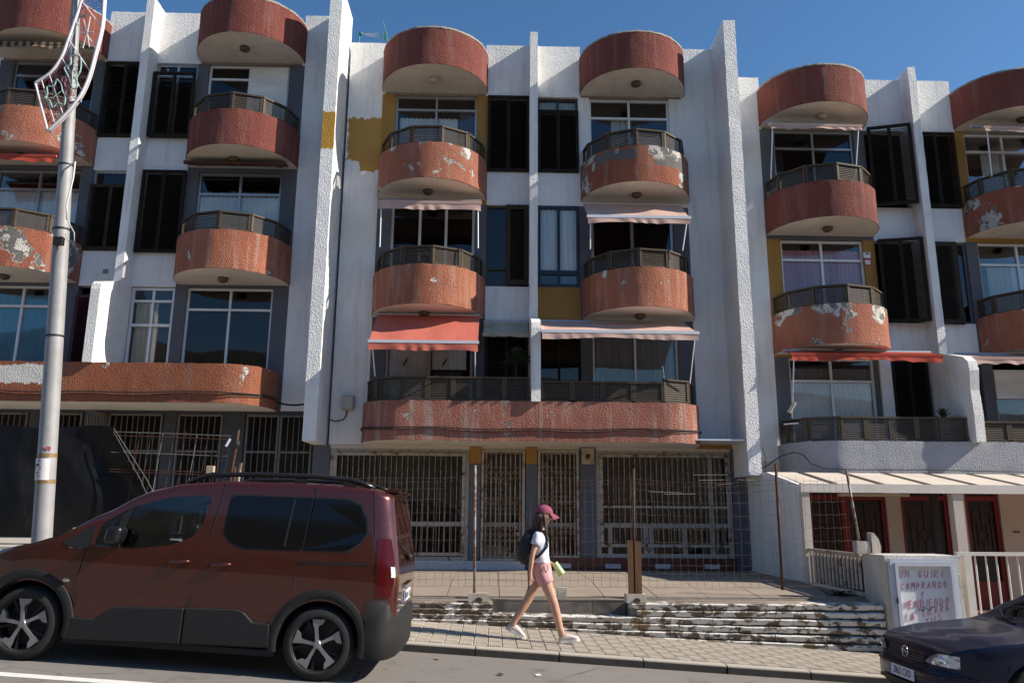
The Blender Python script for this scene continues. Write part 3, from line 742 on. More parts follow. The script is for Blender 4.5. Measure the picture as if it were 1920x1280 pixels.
def peeling_stone():
    t = NT('peeling_whitewashed_stone'); p = t.noise(1, 8, .66, t.mapped((4.5,4.5,8)), .4); q = t.noise(14, 6, .7); b = t.noise(1.2, 4, .6)
    st = t.mix(t.rng(q, .35, .65), (.085,.062,.045), (.22,.175,.135)); st = t.mix(t.rng(b, .55, .7, 0, .6), st, (.28,.19,.09))
    w = t.mix(t.rng(q, .45, .75, 0, .5), (.66,.64,.60), (.42,.38,.33))
    xx = t.rng(t.sep()[0], -1.5, 4.5, .06, -.02)
    m_ = t.rng(t.math('SUBTRACT', p, xx), .468, .50)
    return t.fin(t.mix(m_, st, w), .92, 0, t.bump(t.math('ADD', t.math('MULTIPLY', m_, .5), q), .022), .25)
PSTONE = peeling_stone()
lw = thing('retaining_wall', 'low stone retaining wall with flaking white paint beside the pavement', 'wall', (2, 12, 0))
def course_z(k, x): return .385-.086*k-.0058*k*(x-1)
for k in range(9):
    x = -3.95+random.uniform(0,.3)
    while x < 5.72:
        w = random.uniform(.34,.62); x1 = min(x+w, 5.72)
        if course_z(k, x) < zp(x)-.02: x = x1; continue
        a, b = x, x1
        if k < 2:                                            # opening for the step
            if .0 < (a+b)/2 < 2.0: x = x1; continue
            if a < 0 < b: b = -.0
            if a < 2.0 < b: a = 2.0
        d = .007*k; mb = MB(); n = max(2, int((b-a)/.09)); rows = []
        oy_, oz_ = random.uniform(-.008,.008), random.uniform(-.004,.003)
        prof = [(.30,0.0),(.06,0.0),(.012,-.004),(.0,-.018),(.010,-.05),(.024,-.083)]
        for (dy, dz) in prof:
            rows.append([jit((a+.004+(b-a-.008)*i/n, 11.97-d+dy+(oy_ if dy < .2 else 0), course_z(k, a+(b-a)*i/n)+dz+oz_), .011 if dy < .2 else 0, 8) for i in range(n+1)])
        mb.grid(rows)
        for e in (0, n): mb.add([r_[e] for r_ in rows]+[Vector(rows[-1][e])+Vector((0,.27,0))], [tuple(range(7)) if e else tuple(reversed(range(7)))])
        mb.build('stone', PSTONE, lw, smooth=True, angle=45)
        x = x1
MB().box(-3.95, -.02, 12.05, 12.5, -.2, .36).box(2.02, 5.72, 12.05, 12.5, -.4, .36).box(-.02, 2.02, 12.05, 12.5, -.2, .16).build('core', PAVB, lw)
for (a, b) in ((-3.95,-.02),(2.02,5.72)):
    n = int((b-a)/.8)+1
    for i in range(n):
        x0, x1 = a+(b-a)*i/n, a+(b-a)*(i+1)/n; MB().box(x0+.003, x1-.003, 12.02, 12.515, .36, .386).build('coping_slab', SLAB, lw)
STEPT = simple('cement_tile', (.20,.175,.145), .9, 0, .25, 5, .004, 60)
stp = thing('step', 'concrete tiled step set into the low wall behind walking legs', 'step', (1, 12.3, .16))
for i in range(4):
    x0 = -.015+.505*i; MB().box(x0+.003, x0+.502, 12.40, 12.5, .17, .375).build('riser_tile', STEPT, stp); MB().box(x0+.003, x0+.502, 11.96, 12.5, .145, .168).build('tread_tile', SLAB, stp)
    MB().box(x0+.003, x0+.502, 12.395, 12.53, .377, .395).build('nosing', SLAB, stp)

# ------------------------------------------------------------------ ground floor, middle block
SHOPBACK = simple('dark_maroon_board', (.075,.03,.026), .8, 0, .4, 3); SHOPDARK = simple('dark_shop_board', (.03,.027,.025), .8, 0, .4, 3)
def pillar(x0, x1, z0, z1, parent, y=16.98, m_=None): return MB().box(x0, x1, y, 17.6, z0, z1).build('pillar', m_ or SLATE, parent)
for a, b in ((-3.86,-3.5),(-.52,-.29),(.67,.91),(1.82,2.17),(5.07,5.38)): pillar(a, b, .5, 3.06, bC)
MB().box(-3.86, 5.38, 17.0, 17.5, 3.0, 3.07).build('lintel', CREAM, bC)
for a in (-.525, .665): MB().box(a,a+.245,16.965,16.99,2.70,3.055).build('pillar_cap', OCHRE, bC)
mb = MB().box(1.86,2.12,16.9,16.985,2.70,3.04); fbx = mb.build('fuse_box', rusty('rusty_cream_box', (.42,.36,.25), .35), bC)
MB().lathe((1.99,16.9,2.87), [(.001,-.012),(.05,-.01),(.055,0)], 'y', 12).build('round_cover', RUST, fbx)
WT = simple('white_wall_tile', (.50,.51,.54), .4, 0, .1); RT = simple('maroon_wall_tile', (.10,.028,.02), .45, 0, .2)
pl = MB().box(-3.5, .66, 16.93, 17.3, .48, .70).build('plinth', WT, bC)
pl = MB().box(.92, 5.1, 16.96, 17.3, .48, .78).build('plinth', RT, bC)
for i in range(12): MB().box(.95+.345*i, 1.27+.345*i, 16.945, 16.959, .57, .66).build('plinth_tile', WT if i % 3 == 1 else RT, pl)
def shop_window(x0, x1, z0, z1, rails, posts, parent, back, y=17.06):
    o = MB().box(x0, x1, y-.05, y+.05, z1-.09, z1).box(x0, x1, y-.05, y+.05, z0, z0+.08).box(x0, x0+.09, y-.05, y+.05, z0+.08, z1-.09).box(x1-.09, x1, y-.05, y+.05, z0+.08, z1-.09).build('shop_window', FRAMEW, parent)
    for z in rails: MB().box(x0+.09, x1-.09, y-.04, y+.04, z-.045, z+.045).build('rail', FRAMEW, o)
    for (x, a, b) in posts: MB().box(x-.045, x+.045, y-.044, y+.04, a, b).build('mullion', FRAMEW, o)
    MB().box(x0+.09, x1-.09, y+.01, y+.018, z0+.08, z1-.09).build('pane', GLASS, o)
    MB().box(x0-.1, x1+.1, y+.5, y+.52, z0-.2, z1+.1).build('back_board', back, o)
    return o
shop_window(-3.49, -.53, .70, 3.0, [1.44], [], bC, SHOPDARK)
bars_grille(-3.40, -.62, .80, 2.91, 16.985, bC, .112)
shop_window(2.17, 5.06, .78, 3.0, [1.44], [(2.45,.86,1.39),(3.2,.86,1.39),(3.32,.86,1.39),(4.02,.86,1.39),(4.62,.86,2.91)], bC, SHOPBACK)
bars_grille(2.25, 5.0, 1.0, 2.92, 16.99, bC, .113, mid=(1.82,))
for a, b, back in ((-.28,.66,SHOPDARK),(.92,1.81,SHOPBACK)):
    o = MB().box(a, a+.06, 17.1, 17.16, .70, 3.0).box(b-.06, b, 17.1, 17.16, .70, 3.0).box(a+.06, b-.06, 17.1, 17.16, 1.40, 1.48).box(a+.06, b-.06, 17.1, 17.16, 2.92, 3.0).box(a+.06, b-.06, 17.1, 17.16, .70, .8).build('door', FRAMEW, bC)
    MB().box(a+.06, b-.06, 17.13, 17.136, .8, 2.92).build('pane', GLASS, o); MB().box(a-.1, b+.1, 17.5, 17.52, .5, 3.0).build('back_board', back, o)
lattice_gate(-.27, .65, .71, 2.99, 16.99, bC)
g2 = lattice_gate(.93, 1.80, .78, 2.99, 16.99, bC)
MB().box(3.97, 5.12, 16.05, 16.98, 3.145, 3.175).build('rain_shelf', ALUW, bC)
MB().box(4.35, 5.12, 16.99, 17.02, 3.05, 3.14).build('ochre_trim', OCHRE, bC)
MB().box(5.07, 5.38, 16.97, 16.99, .5, 2.4).build('door_panel', simple('blue_grey_door', (.09,.10,.14), .6), bC)
# wall box with its cable
mbx = thing('meter_box', 'small grey utility box on white wall left of middle balconies', 'meter box', (-3.15, 16.95, 3.8))
bevelled(MB().box(-3.29,-3.03,16.86,16.998,3.81,4.11).build('case', simple('utility_grey', (.40,.38,.34), .6), mbx), .015); MB().box(-3.27,-3.05,16.845,16.858,3.84,4.08).build('lid', simple('utility_lid', (.44,.42,.38), .6), mbx)
MB().tube([(-3.17,16.93,3.81),(-3.18,16.93,3.7),(-3.24,16.94,3.6),(-3.4,16.95,3.56),(-3.53,16.95,3.60)], .014, 6).build('conduit', BLACK, mbx)

# ------------------------------------------------------------------ ground floor, left block
LDARK = simple('shade_darkened_slate', (.05,.053,.062), .8, 0, .15)  # slate pillar colour made darker, standing for the shade on this ground floor
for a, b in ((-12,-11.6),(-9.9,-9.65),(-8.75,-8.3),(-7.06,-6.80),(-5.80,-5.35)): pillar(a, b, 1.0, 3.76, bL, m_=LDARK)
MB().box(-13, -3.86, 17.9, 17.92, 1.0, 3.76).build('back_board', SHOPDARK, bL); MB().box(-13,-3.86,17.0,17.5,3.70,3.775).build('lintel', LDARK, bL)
for a, b in ((-11.5,-9.95),(-9.6,-8.8),(-8.25,-7.1),(-6.78,-5.82),(-5.32,-4.62),(-4.60,-3.9)): bars_grille(a, b, 1.2, 3.69, 17.02, bL, .115, mid=(2.9,), mat=GRILLE_D, frame=GRILLE_D, fw_=.04, twist=False)
g = MB()
for i in range(7): g.box(-8.28+.0+.09*i*.0, -8.28+.018, 16.97-.13*i-.02, 16.97-.13*i, 2.7, 3.62)
g.box(-8.28,-8.26,16.1,16.98,3.62,3.66).box(-8.28,-8.26,16.1,16.98,2.68,2.70).build('open_gate', GRILLE_D, bL)

# ------------------------------------------------------------------ shop with canopy, right block
shop = thing('shop_canopy', 'pale lean-to canopy over red shop doors, right of wire fence', 'canopy', (7, 14.5, .4))
MB().prism([(14.0,.25),(16.98,.25),(16.98,2.52),(15.75,2.50),(14.0,2.17)], lambda a, b, d: (d, a, b), 5.40, 5.50).build('side_wall', WHITE_S, shop)
rough_box(5.385, 5.52, 13.95, 14.09, .42, 2.06, .2, .004).build('corner_post', CREAM, shop)
LEAN = simple('cream_roof_sheet', (.62,.54,.46), .6, 0, .1, 2); DKST = simple('dark_joint', (.035,.028,.024), .8)
nx = 11; px0, pw = 5.50, .845
for i in range(nx):
    x0 = px0+pw*i-.2; x1 = x0+pw-.16
    if i == 0: x0 = 5.50
    MB().prism([(14.02,2.19),(15.74,2.50),(15.74,2.46),(14.02,2.15)], lambda a, b, d: (d, a, b), x0, x1).build('roof_panel', LEAN, shop)
    MB().prism([(14.02,2.193),(15.74,2.503),(15.74,2.45),(14.02,2.14)], lambda a, b, d: (d, a, b), x1+.002, x1+.158).build('gap_strip', DKST, shop)  # dark strip filling the gap between roof panels
MB().box(5.37, 14.9, 13.93, 14.015, 2.055, 2.205).build('fascia', simple('cream_fascia', (.72,.66,.58), .5, 0, .06), shop)
MB().box(8.06, 8.24, 13.96, 14.12, -.2, 2.05).build('post', CREAM, shop)
MB().box(7.93, 8.03, 14.4, 14.5, -.2, 2.1).build('inner_post', DKST, shop)
MB().box(6.2, 7.45, 14.25, 14.35, 2.0, 2.05).build('tube_lamp', simple('old_tube_housing', (.55,.46,.34), .5), shop)
# shop front
xs = [5.52, 6.6, 8.34, 8.65, 9.69, 10.04, 10.78, 14.4]
wall_cells('shop_wall', xs, [-.2, 2.62, 2.8], [(6.6,8.34,-.21,2.63),(8.65,9.69,-.21,2.63),(10.04,10.78,-.21,2.63)], 16.95, .25, lambda x, z: 0, [CREAM], bR)
REDF = simple('oxblood_door_frame', (.20,.012,.012), .5, 0, .15); DOORD = simple('dark_door_glass', (.012,.008,.008), .35, 0, .2)
def shop_door(x0, x1):
    y = 17.0; z1 = 2.6; w = .085
    d = MB().box(x0, x0+w, y, y+.08, -.2, z1).box(x1-w, x1, y, y+.08, -.2, z1).box(x0+w, x1-w, y, y+.08, 2.0, 2.10).box(x0+w, x1-w, y, y+.08, z1-w, z1).box(x0+w, x1-w, y, y+.08, -.2, .35).build('shop_door', REDF, bR)
    MB().box(x0+w, x1-w, y+.05, y+.06, .35, z1-w).build('pane', DOORD, d)
    a, b, c, e = x0+w, x1-w, .4, 1.98; cx, cz = (a+b)/2, (c+e)/2+.1; W = (b-a)/2; g = MB()
    def ln(p, q): g.bar((p[0], y+.03, p[1]), (q[0], y+.03, q[1]), .012, .014, upv=(0,1,0))
    for f in (.35, .68):
        P = [(cx-W*f, cz+.55*f*1.3), (cx+W*f, cz+.55*f*1.3), (cx+W*f, cz-.55*f*1.3), (cx-W*f, cz-.55*f*1.3)]
        for i in range(4): ln(P[i], P[(i+1)%4])
    dm = [(cx, cz+.14), (cx+.13, cz), (cx, cz-.14), (cx-.13, cz)]
    for i in range(4): ln(dm[i], dm[(i+1)%4])
    ln((cx, cz+.14), (cx, e)); ln((cx, cz-.14), (cx, c)); ln((cx-.13, cz), (a, cz)); ln((cx+.13, cz), (b, cz)); ln((a, cz+.45), (cx-W*.35, cz+.45)); ln((b, cz+.45), (cx+W*.35, cz+.45)); ln((a, cz-.45), (cx-W*.35, cz-.45)); ln((b, cz-.45), (cx+W*.35, cz-.45))
    g.build('door_grille', simple('oxblood_grille', (.13,.012,.012), .5), d)
shop_door(6.6, 7.47); shop_door(7.47, 8.34); shop_door(8.65, 9.69); shop_door(10.04, 10.78)
MB().box(11.0, 11.14, 16.93, 16.948, 1.35, 1.38).build('letter_slot', RUST, bR)
# gate railing beside the shop, pier and white railing
ra, rb = Vector((5.44, 13.95, 0)), Vector((5.74, 12.64, 0))
gr = thing('side_railing', 'rust-edged slatted railing between shop corner post and white pier', 'railing', (5.6, 13.3, .45))
MB().bar(ra+Vector((0,0,1.09)), rb+Vector((0,0,1.06)), .05, .04).build('top_rail', rusty('rusty_cream_rail', (.45,.38,.30), .4), gr)
MB().bar(ra+Vector((0,0,.52)), rb+Vector((0,0,.47)), .06, .06).build('bottom_rail', CREAM, gr)
BARC = rusty('cream_bars', (.55,.49,.41), .25)
for i in range(14):
    p = ra.lerp(rb, (i+.5)/14); MB().box(p.x-.012, p.x+.012, p.y-.026, p.y+.026, .53, 1.06).build('slat', BARC, gr)
MB().prism([(13.93,.42),(12.62,.42),(12.62,1.03),(13.93,1.06)], lambda a, b, d: (d+(13.93-a)*.22, a, b), 5.52, 5.54).build('backing_sheet', simple('maroon_sheet', (.09,.025,.02), .7), gr)
pier = thing('pier', 'dirty white rendered pier behind the handwritten notice board', 'pier', (6.3, 12.2, -.2))
rough_box(5.75, 6.88, 11.9, 12.62, -.5, 1.085, .14, .006).build('masonry', stucco('dirty_white_render', (.62,.59,.54), grain=26, depth=.01, stain=.2, drip=.35), pier, smooth=True, angle=40)
wr = thing('white_railing', 'white painted metal railing beyond the notice board, above dark car', 'railing', (9, 12, -.3))
WPAINT = simple('cream_metal_paint', (.66,.61,.54), .5, 0, .08)
MB().box(6.885, 14.6, 11.97, 12.05, 1.085, 1.135).build('top_rail', WPAINT, wr); MB().box(6.885, 14.6, 11.98, 12.04, -.32, -.27).build('bottom_rail', WPAINT, wr)
for x in (6.98, 10.2, 13.4): MB().box(x, x+.11, 11.965, 12.075, -.5, 1.083).build('post', WPAINT, wr)
for i in range(46):
    x = 7.17+.16*i
    if any(abs(x-p-.05) < .09 for p in (10.2, 13.4)): continue
    MB().tube([(x, 12.01, -.28), (x, 12.01, 1.09)], .013, 6).build('bar', WPAINT, wr)
# ------------------------------------------------------------------ awnings
awning('bright salmon awning pulled out over lower left balcony of middle block', -2.55, -.36, 16.5, 5.83, 15.55, 5.02, .17, AWN_RED, arms=[(-2.48,16.1,4.4),(-.42,16.1,4.4)], sag=.03)
awning('wide faded pink awning over lower right balcony, beside white divider', .93, 4.10, 16.6, 5.74, 15.5, 5.26, .13, AWN_PINK, arms=[(4.0,15.95,4.3)], sag=.02)
awning('faded pink awning rolled almost shut above left balcony with green plant', -2.56, -.36, 16.5, 8.45, 16.0, 8.19, .16, AWN_PINK, arms=[(-2.48,15.95,7.15),(-.40,15.95,7.15)], bar=AWN_PINK, sag=.01)
awning('faded pink awning with pale bar above second-floor right balcony, middle block', 1.93, 4.12, 16.6, 8.48, 15.82, 7.86, .13, AWN_PINK, arms=[(1.98,15.9,7.15),(3.95,15.9,7.15)], sag=.03)
awning('long red awning over grey balcony of right block', 6.12, 9.28, 16.3, 5.08, 15.9, 4.93, .13, AWN_RED2, bar=AWN_RED2, arms=[(6.16,16.1,3.9)], scallop=.03, sag=0)
awning('beige scalloped awning right of red awning at photo edge', 9.86, 13.1, 16.4, 5.08, 15.75, 4.86, .14, AWN_PINK, bar=AWN_PINK, scallop=.04, sag=0)
awning('narrow beige awning under top left canopy of right block', 6.05, 8.10, 16.4, 10.42, 16.0, 10.16, .09, AWN_PINK, bar=AWN_PINK, arms=[(6.1,16.3,9.0),(8.0,16.3,9.0)], scallop=.02, sag=0)
awning('beige awning under top canopy at right photo edge', 10.85, 13.1, 16.4, 10.42, 15.95, 10.16, .09, AWN_PINK, bar=AWN_PINK, arms=[(11.05,16.2,9.1)], scallop=.02, sag=0)
awning('small cream awning above louvred door left of white divider', -.27, .70, 16.95, 5.80, 16.55, 5.42, .03, AWN_CREAM, bar=AWN_CREAM, sag=0)
awning('striped brown awning under top left canopy behind lamp post', -11.7, -9.25, 16.4, 12.0, 16.0, 11.82, .12, AWN_STRIPE, bar=AWN_STRIPE, scallop=.03, sag=0)
awning('rolled red awning behind lamp post on second floor', -11.7, -9.55, 16.4, 9.28, 16.0, 9.12, .14, AWN_RED2, bar=AWN_RED2, scallop=.03, sag=0)
awning('torn brownish awning remnant under dark red balcony', -6.95, -4.75, 16.75, 9.30, 16.4, 9.22, .09, cloth('dirty_torn_cloth', (.09,.035,.025), None, (3,3,3)), bar=RUST, sag=0, torn=True)

# ------------------------------------------------------------------ plants
LEAF = simple('balcony_leaf', (.07,.12,.03), .6, 0, .4, 8); LEAFD = simple('dark_leaf', (.035,.06,.02), .55, 0, .4, 8)
POTM = simple('clay_pot', (.25,.10,.06), .8); POTW = simple('white_pot', (.6,.58,.55), .6)
def leaf_quad(mb, p, d, up_, L, W, bend=.25):
    p, d, up_ = Vector(p), Vector(d).normalized(), Vector(up_); s_ = d.cross(up_)
    s_ = s_.normalized() if s_.length > 1e-3 else Vector((1,0,0)); n = s_.cross(d)
    m1 = p+d*L*.5+n*L*bend*.3; e = p+d*L-Vector((0,0,L*bend))
    mb.add([p, m1+s_*W/2, e, m1-s_*W/2], [(0,1,2),(0,2,3)])
def bush(label, c, r, n, mat, L=.08, W=.035, pot=None, group='potted balcony plants', flat=1.0, drop=.34):
    t = thing('potted_plant', label, 'plant', c, group=group); mb = MB()
    for i in range(n):
        u = Vector((random.gauss(0,1), random.gauss(0,1), random.gauss(0,1)*flat)).normalized()*r*random.random()**.4; u.z = abs(u.z)*flat
        leaf_quad(mb, Vector(c)+u, u+Vector((random.uniform(-.1,.1), random.uniform(-.1,.1), .05)), (0,0,1), L*random.uniform(.6,1.3), W)
    mb.build('foliage', mat, t)
    st = MB()
    for i in range(7): a = random.random()*6.28; st.tube([Vector(c)-Vector((0,0,drop-.2)), Vector(c)+Vector((math.cos(a)*r*.5, math.sin(a)*r*.5, r*.5*flat))], .006, 4)
    st.build('stem', LEAFD, t)
    MB().lathe(Vector(c)-Vector((0,0,drop)), [(.001,0),(.10,0),(.14,.22),(.15,.22),(.15,.26),(.13,.26),(.12,.2),(.001,.2)], n=14).build('pot', pot or POTM, t)
    return t
bush('bushy green plant peeping over left second-floor railing of middle block', (-1.62, 16.2, 7.10), .26, 420, LEAF, .07, .02, flat=.55, drop=.6)
bush('leafy green vine plant beside the white balcony divider', (.47, 16.4, 4.75), .27, 200, LEAFD, .12, .09, flat=1.1, drop=.85)
sp = thing('potted_plant', 'spiky potted plant beside white divider on grey balcony', 'plant', (9.28, 16.1, 3.4), group='potted balcony plants'); mb = MB()
for i in range(46):
    a = random.random()*6.28; e = random.uniform(.1,1.3); L = random.uniform(.3,.5); P = Vector((9.28,16.1,3.62)); d = Vector((math.cos(a)*math.cos(e), math.sin(a)*math.cos(e), math.sin(e)))
    pts = [P+d*L*f-Vector((0,0,.25*f*f*L*1.6)) for f in (0,.35,.7,1)]; s_ = d.cross(Vector((0,0,1))).normalized()*.018
    mb.add([pts[0]-s_*.5, pts[0]+s_*.5, pts[1]+s_, pts[1]-s_, pts[2]+s_*.8, pts[2]-s_*.8, pts[3]], [(0,1,2,3),(3,2,4,5),(5,4,6)])
mb.build('foliage', LEAFD, sp); MB().lathe((9.28,16.1,3.3), [(.001,0),(.11,0),(.15,.3),(.16,.33),(.13,.33),(.001,.28)], n=14).build('pot', POTW, sp); MB().tube([(9.28,16.1,3.55),(9.28,16.1,3.75)], .02, 6).build('stem', WIRE, sp)
wd = thing('weed', 'small green weed at foot of the white pier', 'plant', (5.45, 12.6, .39)); mb = MB()
for i in range(170):
    a = random.random()*6.28; p = Vector((5.42+random.gauss(0,.11), 12.75+random.gauss(0,.08), .40+random.random()*.10)); leaf_quad(mb, p, (math.cos(a), math.sin(a), .5), (0,0,1), .07, .035)
mb.build('foliage', LEAFD, wd)
st = MB()
for i in range(6): st.tube([(5.42,12.75,.38),(5.42+random.gauss(0,.1),12.75+random.gauss(0,.06),.47)], .004, 4)
st.build('stem', LEAFD, wd)

# ------------------------------------------------------------------ cables, roof line, camera, boards
def cable(label, pts, r=.012, n=6):
    o = MB().tube(pts, r, n).build('cable', BLACK, smooth=True); return tag(o, label, 'cable', 'cables clipped to the facades')
def along(x0, x1, z, d, side=1, rad=.9, wob=.012, n=60, X0=-2.78, X1=4.32):
    p = offset_path(band_path(X0, X1), -d); out = []
    for i, (x, y) in enumerate(p):
        if i in (0, len(p)-1): continue
        out.append((x, y, z+wob*math.sin(i*.37)+wob*.6*math.sin(i*.11+1)-.03*math.sin(math.pi*i/len(p))))
    return out
cable('black cable clipped along the weathered red band of middle block', along(0,0,3.34,.02), .013)
cable('thin sagging cable just under the main one on red band', along(0,0,3.305,.024, wob=.022), .008)
cable('black cable along the orange band of left block', along(0,0,4.00,.022,X0=-11.78,X1=-4.68), .012)
cable('thin second cable lower on the orange band of left block', along(0,0,3.955,.03,X0=-11.78,X1=-4.68, wob=.02), .009)
cable('cable bundle sagging from orange band to the big fin', bez((-4.66,16.9,3.95),(-3.86,16.6,3.92),.06), .022)
cable('looped grey cable hanging on left end of grey band', [(5.63,16.9,2.6),(5.75,16.6,2.70),(5.9,16.3,2.86),(6.1,16.05,2.92),(6.25,15.95,2.86),(6.35,15.85,2.68),(6.55,15.72,2.58),(7.2,15.70,2.56),(8.5,15.69,2.57),(10,15.69,2.55),(12,15.69,2.56)], .011)
cable('thin pale cable hanging beside lower end of right fin', [(5.42,15.95,3.0),(5.47,15.93,2.8),(5.46,15.95,2.55),(5.42,15.98,2.4)], .008)
cl = thing('clothes_line', 'green clothes line frame on the roof left of top canopy', 'clothes line', (-3.1, 18, 12.4)); GRN = simple('green_plastic', (.03,.22,.15), .5)
MB().tube([(-2.86,18,12.0),(-2.84,18,13.4),(-2.98,18,13.92)], .014, 6).build('pole', GRN, cl); MB().tube([(-3.62,18,12.3),(-3.56,18,13.55)], .02, 6).build('pole', GRN, cl)
MB().sphere((-3.53,18,13.55),.06,.05,.05,10,6).build('reel', GRN, cl)
for k in range(4): MB().tube([(-3.5,18,13.55),(-2.86,18,13.6-.07*k)], .005, 4).build('line', WPAINT, cl)
for (a, z, h) in ((-3.02,13.52,.16),(-2.92,13.5,.2),(-2.9,13.42,.1)): MB().box(a-.015,a+.015,17.98,18.02,z-h/2,z+h/2).build('peg', GRN, cl)
cam_t = thing('security_camera', 'small white security camera at left end of grey balcony', 'camera', (6.15, 16.1, 3.85))
bevelled(MB().bar((6.02,15.98,3.72),(6.13,15.9,3.92),.07,.07).build('housing', simple('cream_plastic', (.5,.44,.37), .5), cam_t), .012); MB().tube([(6.1,16.0,3.8),(6.1,16.05,3.62)],.015,6).build('bracket', ALU, cam_t)
fl = thing('floodlight', 'small floodlight on outer left corner of grey balcony railing', 'floodlight', (5.95,15.95,3.55)); bevelled(MB().bar((5.86,15.98,3.52),(6.2,15.86,3.54),.12,.07).build('housing', DKBRONZE, fl), .015); MB().bar((5.88,15.93,3.475),(6.15,15.82,3.49),.09,.02).build('lens', ALUW, fl)
al = thing('alarm_sign', 'small white and red alarm plates on ochre jamb', 'sign', (8.44, 16.98, 7.24))
MB().box(8.37,8.53,16.985,16.997,7.42,7.55).build('upper_plate', simple('white_plate', (.75,.75,.76), .4), al)
MB().box(8.37,8.53,16.985,16.997,7.24,7.40).build('lower_plate', simple('red_plate', (.45,.03,.03), .4), al); MB().box(8.39,8.51,16.978,16.984,7.26,7.36).build('panel', simple('pale_plate', (.7,.66,.66), .4), al)
MB().tube([(8.41+.09*f, 16.981, 7.50+.02*math.sin(3.1*f)) for f in (0,.33,.66,1)],.012,5).build('mark', BLACK, al)
for i, x in enumerate((-1.98,-1.12)):
    g = MB().tube([(x-.04,17.05,4.78),(x-.02,17.045,4.86),(x+.02,17.045,4.92),(x+.06,17.05,5.0)],[.008,.02,.02,.006],6)
    g.tube([(x-.03,17.05,4.9),(x+.01,17.05,4.9)],.007,4).tube([(x+.02,17.05,4.95),(x+.06,17.05,4.93)],.007,4)
    tag(g.build('gecko_ornament', BLACK, smooth=True), ('left' if i == 0 else 'right')+' dark gecko ornament on window behind the salmon awning', 'ornament', 'gecko ornaments')

# ------------------------------------------------------------------ wire fence on the low wall
fe = thing('wire_fence', 'rusty wire mesh fence on thin posts above the low wall', 'fence', (1, 12.1, .39))
def mesh_panel(x0, x1, y0, y1, zb, ztop, dx=.115, dz=(.0,.1,.2,.32,.48,.66,.86,1.06,1.26,1.42,1.52,1.58), sag=.03, mat=None):
    mb = MB(); n = int((x1-x0)/dx); H = ztop-zb
    def pt(u, z): return Vector((x0+(x1-x0)*u, y0+(y1-y0)*u+.03*math.sin(u*9+z*3), z-sag*4*u*(1-u)*(z-zb)/H+.008*math.sin(u*40+z*7)))
    for i in range(n+1):
        u = i/n+random.uniform(-.003,.003); lean = random.uniform(-.004,.004)
        mb.tube([pt(u+lean*f, zb+H*f) for f in (0,.25,.5,.75,1)], .0019, 4)
    for d in dz:
        if d <= H+.01: mb.tube([pt(u/16, zb+d) for u in range(17)], .0019, 4)
    mb.build('wire_mesh', mat or WIRE, fe)
mesh_panel(-3.9,-.28,12.1,12.1,.60,2.19); mesh_panel(-.28,2.08,12.1,12.1,.60,2.2,sag=.05); mesh_panel(2.08,4.3,12.1,12.15,.60,2.2,sag=.06); mesh_panel(4.3,5.6,12.15,12.5,.62,2.26)
def post(p, q, r=.018, m_=None): MB().tube([p, q], r, 8).build('post', m_ or RUST, fe, smooth=True)
pm = rusty('half_painted_post', (.30,.27,.24), .5)
post((-.27,12.06,.50),(-.29,12.06,2.35),.02,pm); post((2.075,12.06,.50),(2.11,12.06,2.32)); post((4.29,12.12,.57),(4.31,12.12,2.42),.022); post((5.69,12.5,1.1),(5.56,12.5,2.37),.02,pm); post((-3.9,12.1,.3),(-3.9,12.1,2.3))
for k in range(9):
    x = 2.3+random.random()*2.6; z = 1.95+random.uniform(-.05,.3)
    MB().tube([(x, 12.05, z), (x+random.uniform(.2,.6), 12.05, z+random.uniform(-.02,.02))], .0019, 4).build('loose_wire', WIRE_G, fe)
BLK = stucco('pale_concrete_block', (.55,.50,.43), grain=40, depth=.008, stain=.25)
for (x, lab) in ((-.2,'concrete block holding the left fence post'),(2.1,'concrete block under the wooden plank and middle fence post')):
    b = thing('concrete_block', lab, 'block', (x, 12.1, .39), group='concrete blocks on the low wall'); 
    rough_box(x-.15, x+.14, 11.99, 12.2, .388, .51, .06, .005).build('body', BLK, b, smooth=True, angle=40)
    MB().prism([(-.045,0),(.045,0),(.045,.035),(.02,.055),(-.02,.055),(-.045,.035)], lambda a, c, d: (x+a, d, .40+c), 11.975, 11.989).build('notch', DKST, b)
b = thing('concrete_block', 'small concrete block half hidden behind the walking legs', 'block', (1.0, 12.45, .4), group='concrete blocks on the low wall'); rough_box(.98,1.12,12.5,12.62,.395,.55,.06,.005).build('body', BLK, b, smooth=True, angle=40)
def plank_mat():
    t = NT('weathered_plank'); n = t.noise(1, 6, .6, t.mapped((30,30,1.5))); return t.fin(t.mix(t.rng(n,.3,.7),(.17,.085,.035),(.09,.045,.02)), .85, 0, t.bump(n,.004))
WOOD = plank_mat()
tag(MB().box(1.985,2.065,12.02,12.045,.512,1.27).build('plank', WOOD), 'left upright wooden plank tied to the middle fence post', 'plank', 'planks at the fence post')
tag(MB().box(2.09,2.185,12.02,12.045,.512,1.25).build('plank', WOOD), 'right upright wooden plank tied to the middle fence post', 'plank', 'planks at the fence post')
jb = thing('broken_block', 'broken grey concrete blocks piled on the pier corner', 'rubble', (5.8, 12.4, 1.09))
rough_box(5.60,5.80,12.42,12.58,1.09,1.27,.06,.014).build('lower_piece', BLK, jb, smooth=True, angle=40); rough_box(5.82,5.87,12.40,12.55,1.09,1.40,.06,.012).build('upright_piece', BLK, jb, smooth=True, angle=40)
MB().prism([(5.872,1.09),(5.97,1.09),(5.98,1.2),(5.95,1.31),(5.90,1.37),(5.872,1.39)], lambda a, c, d: (a, d, c), 12.44, 12.52).build('curved_shard', BLK, jb)

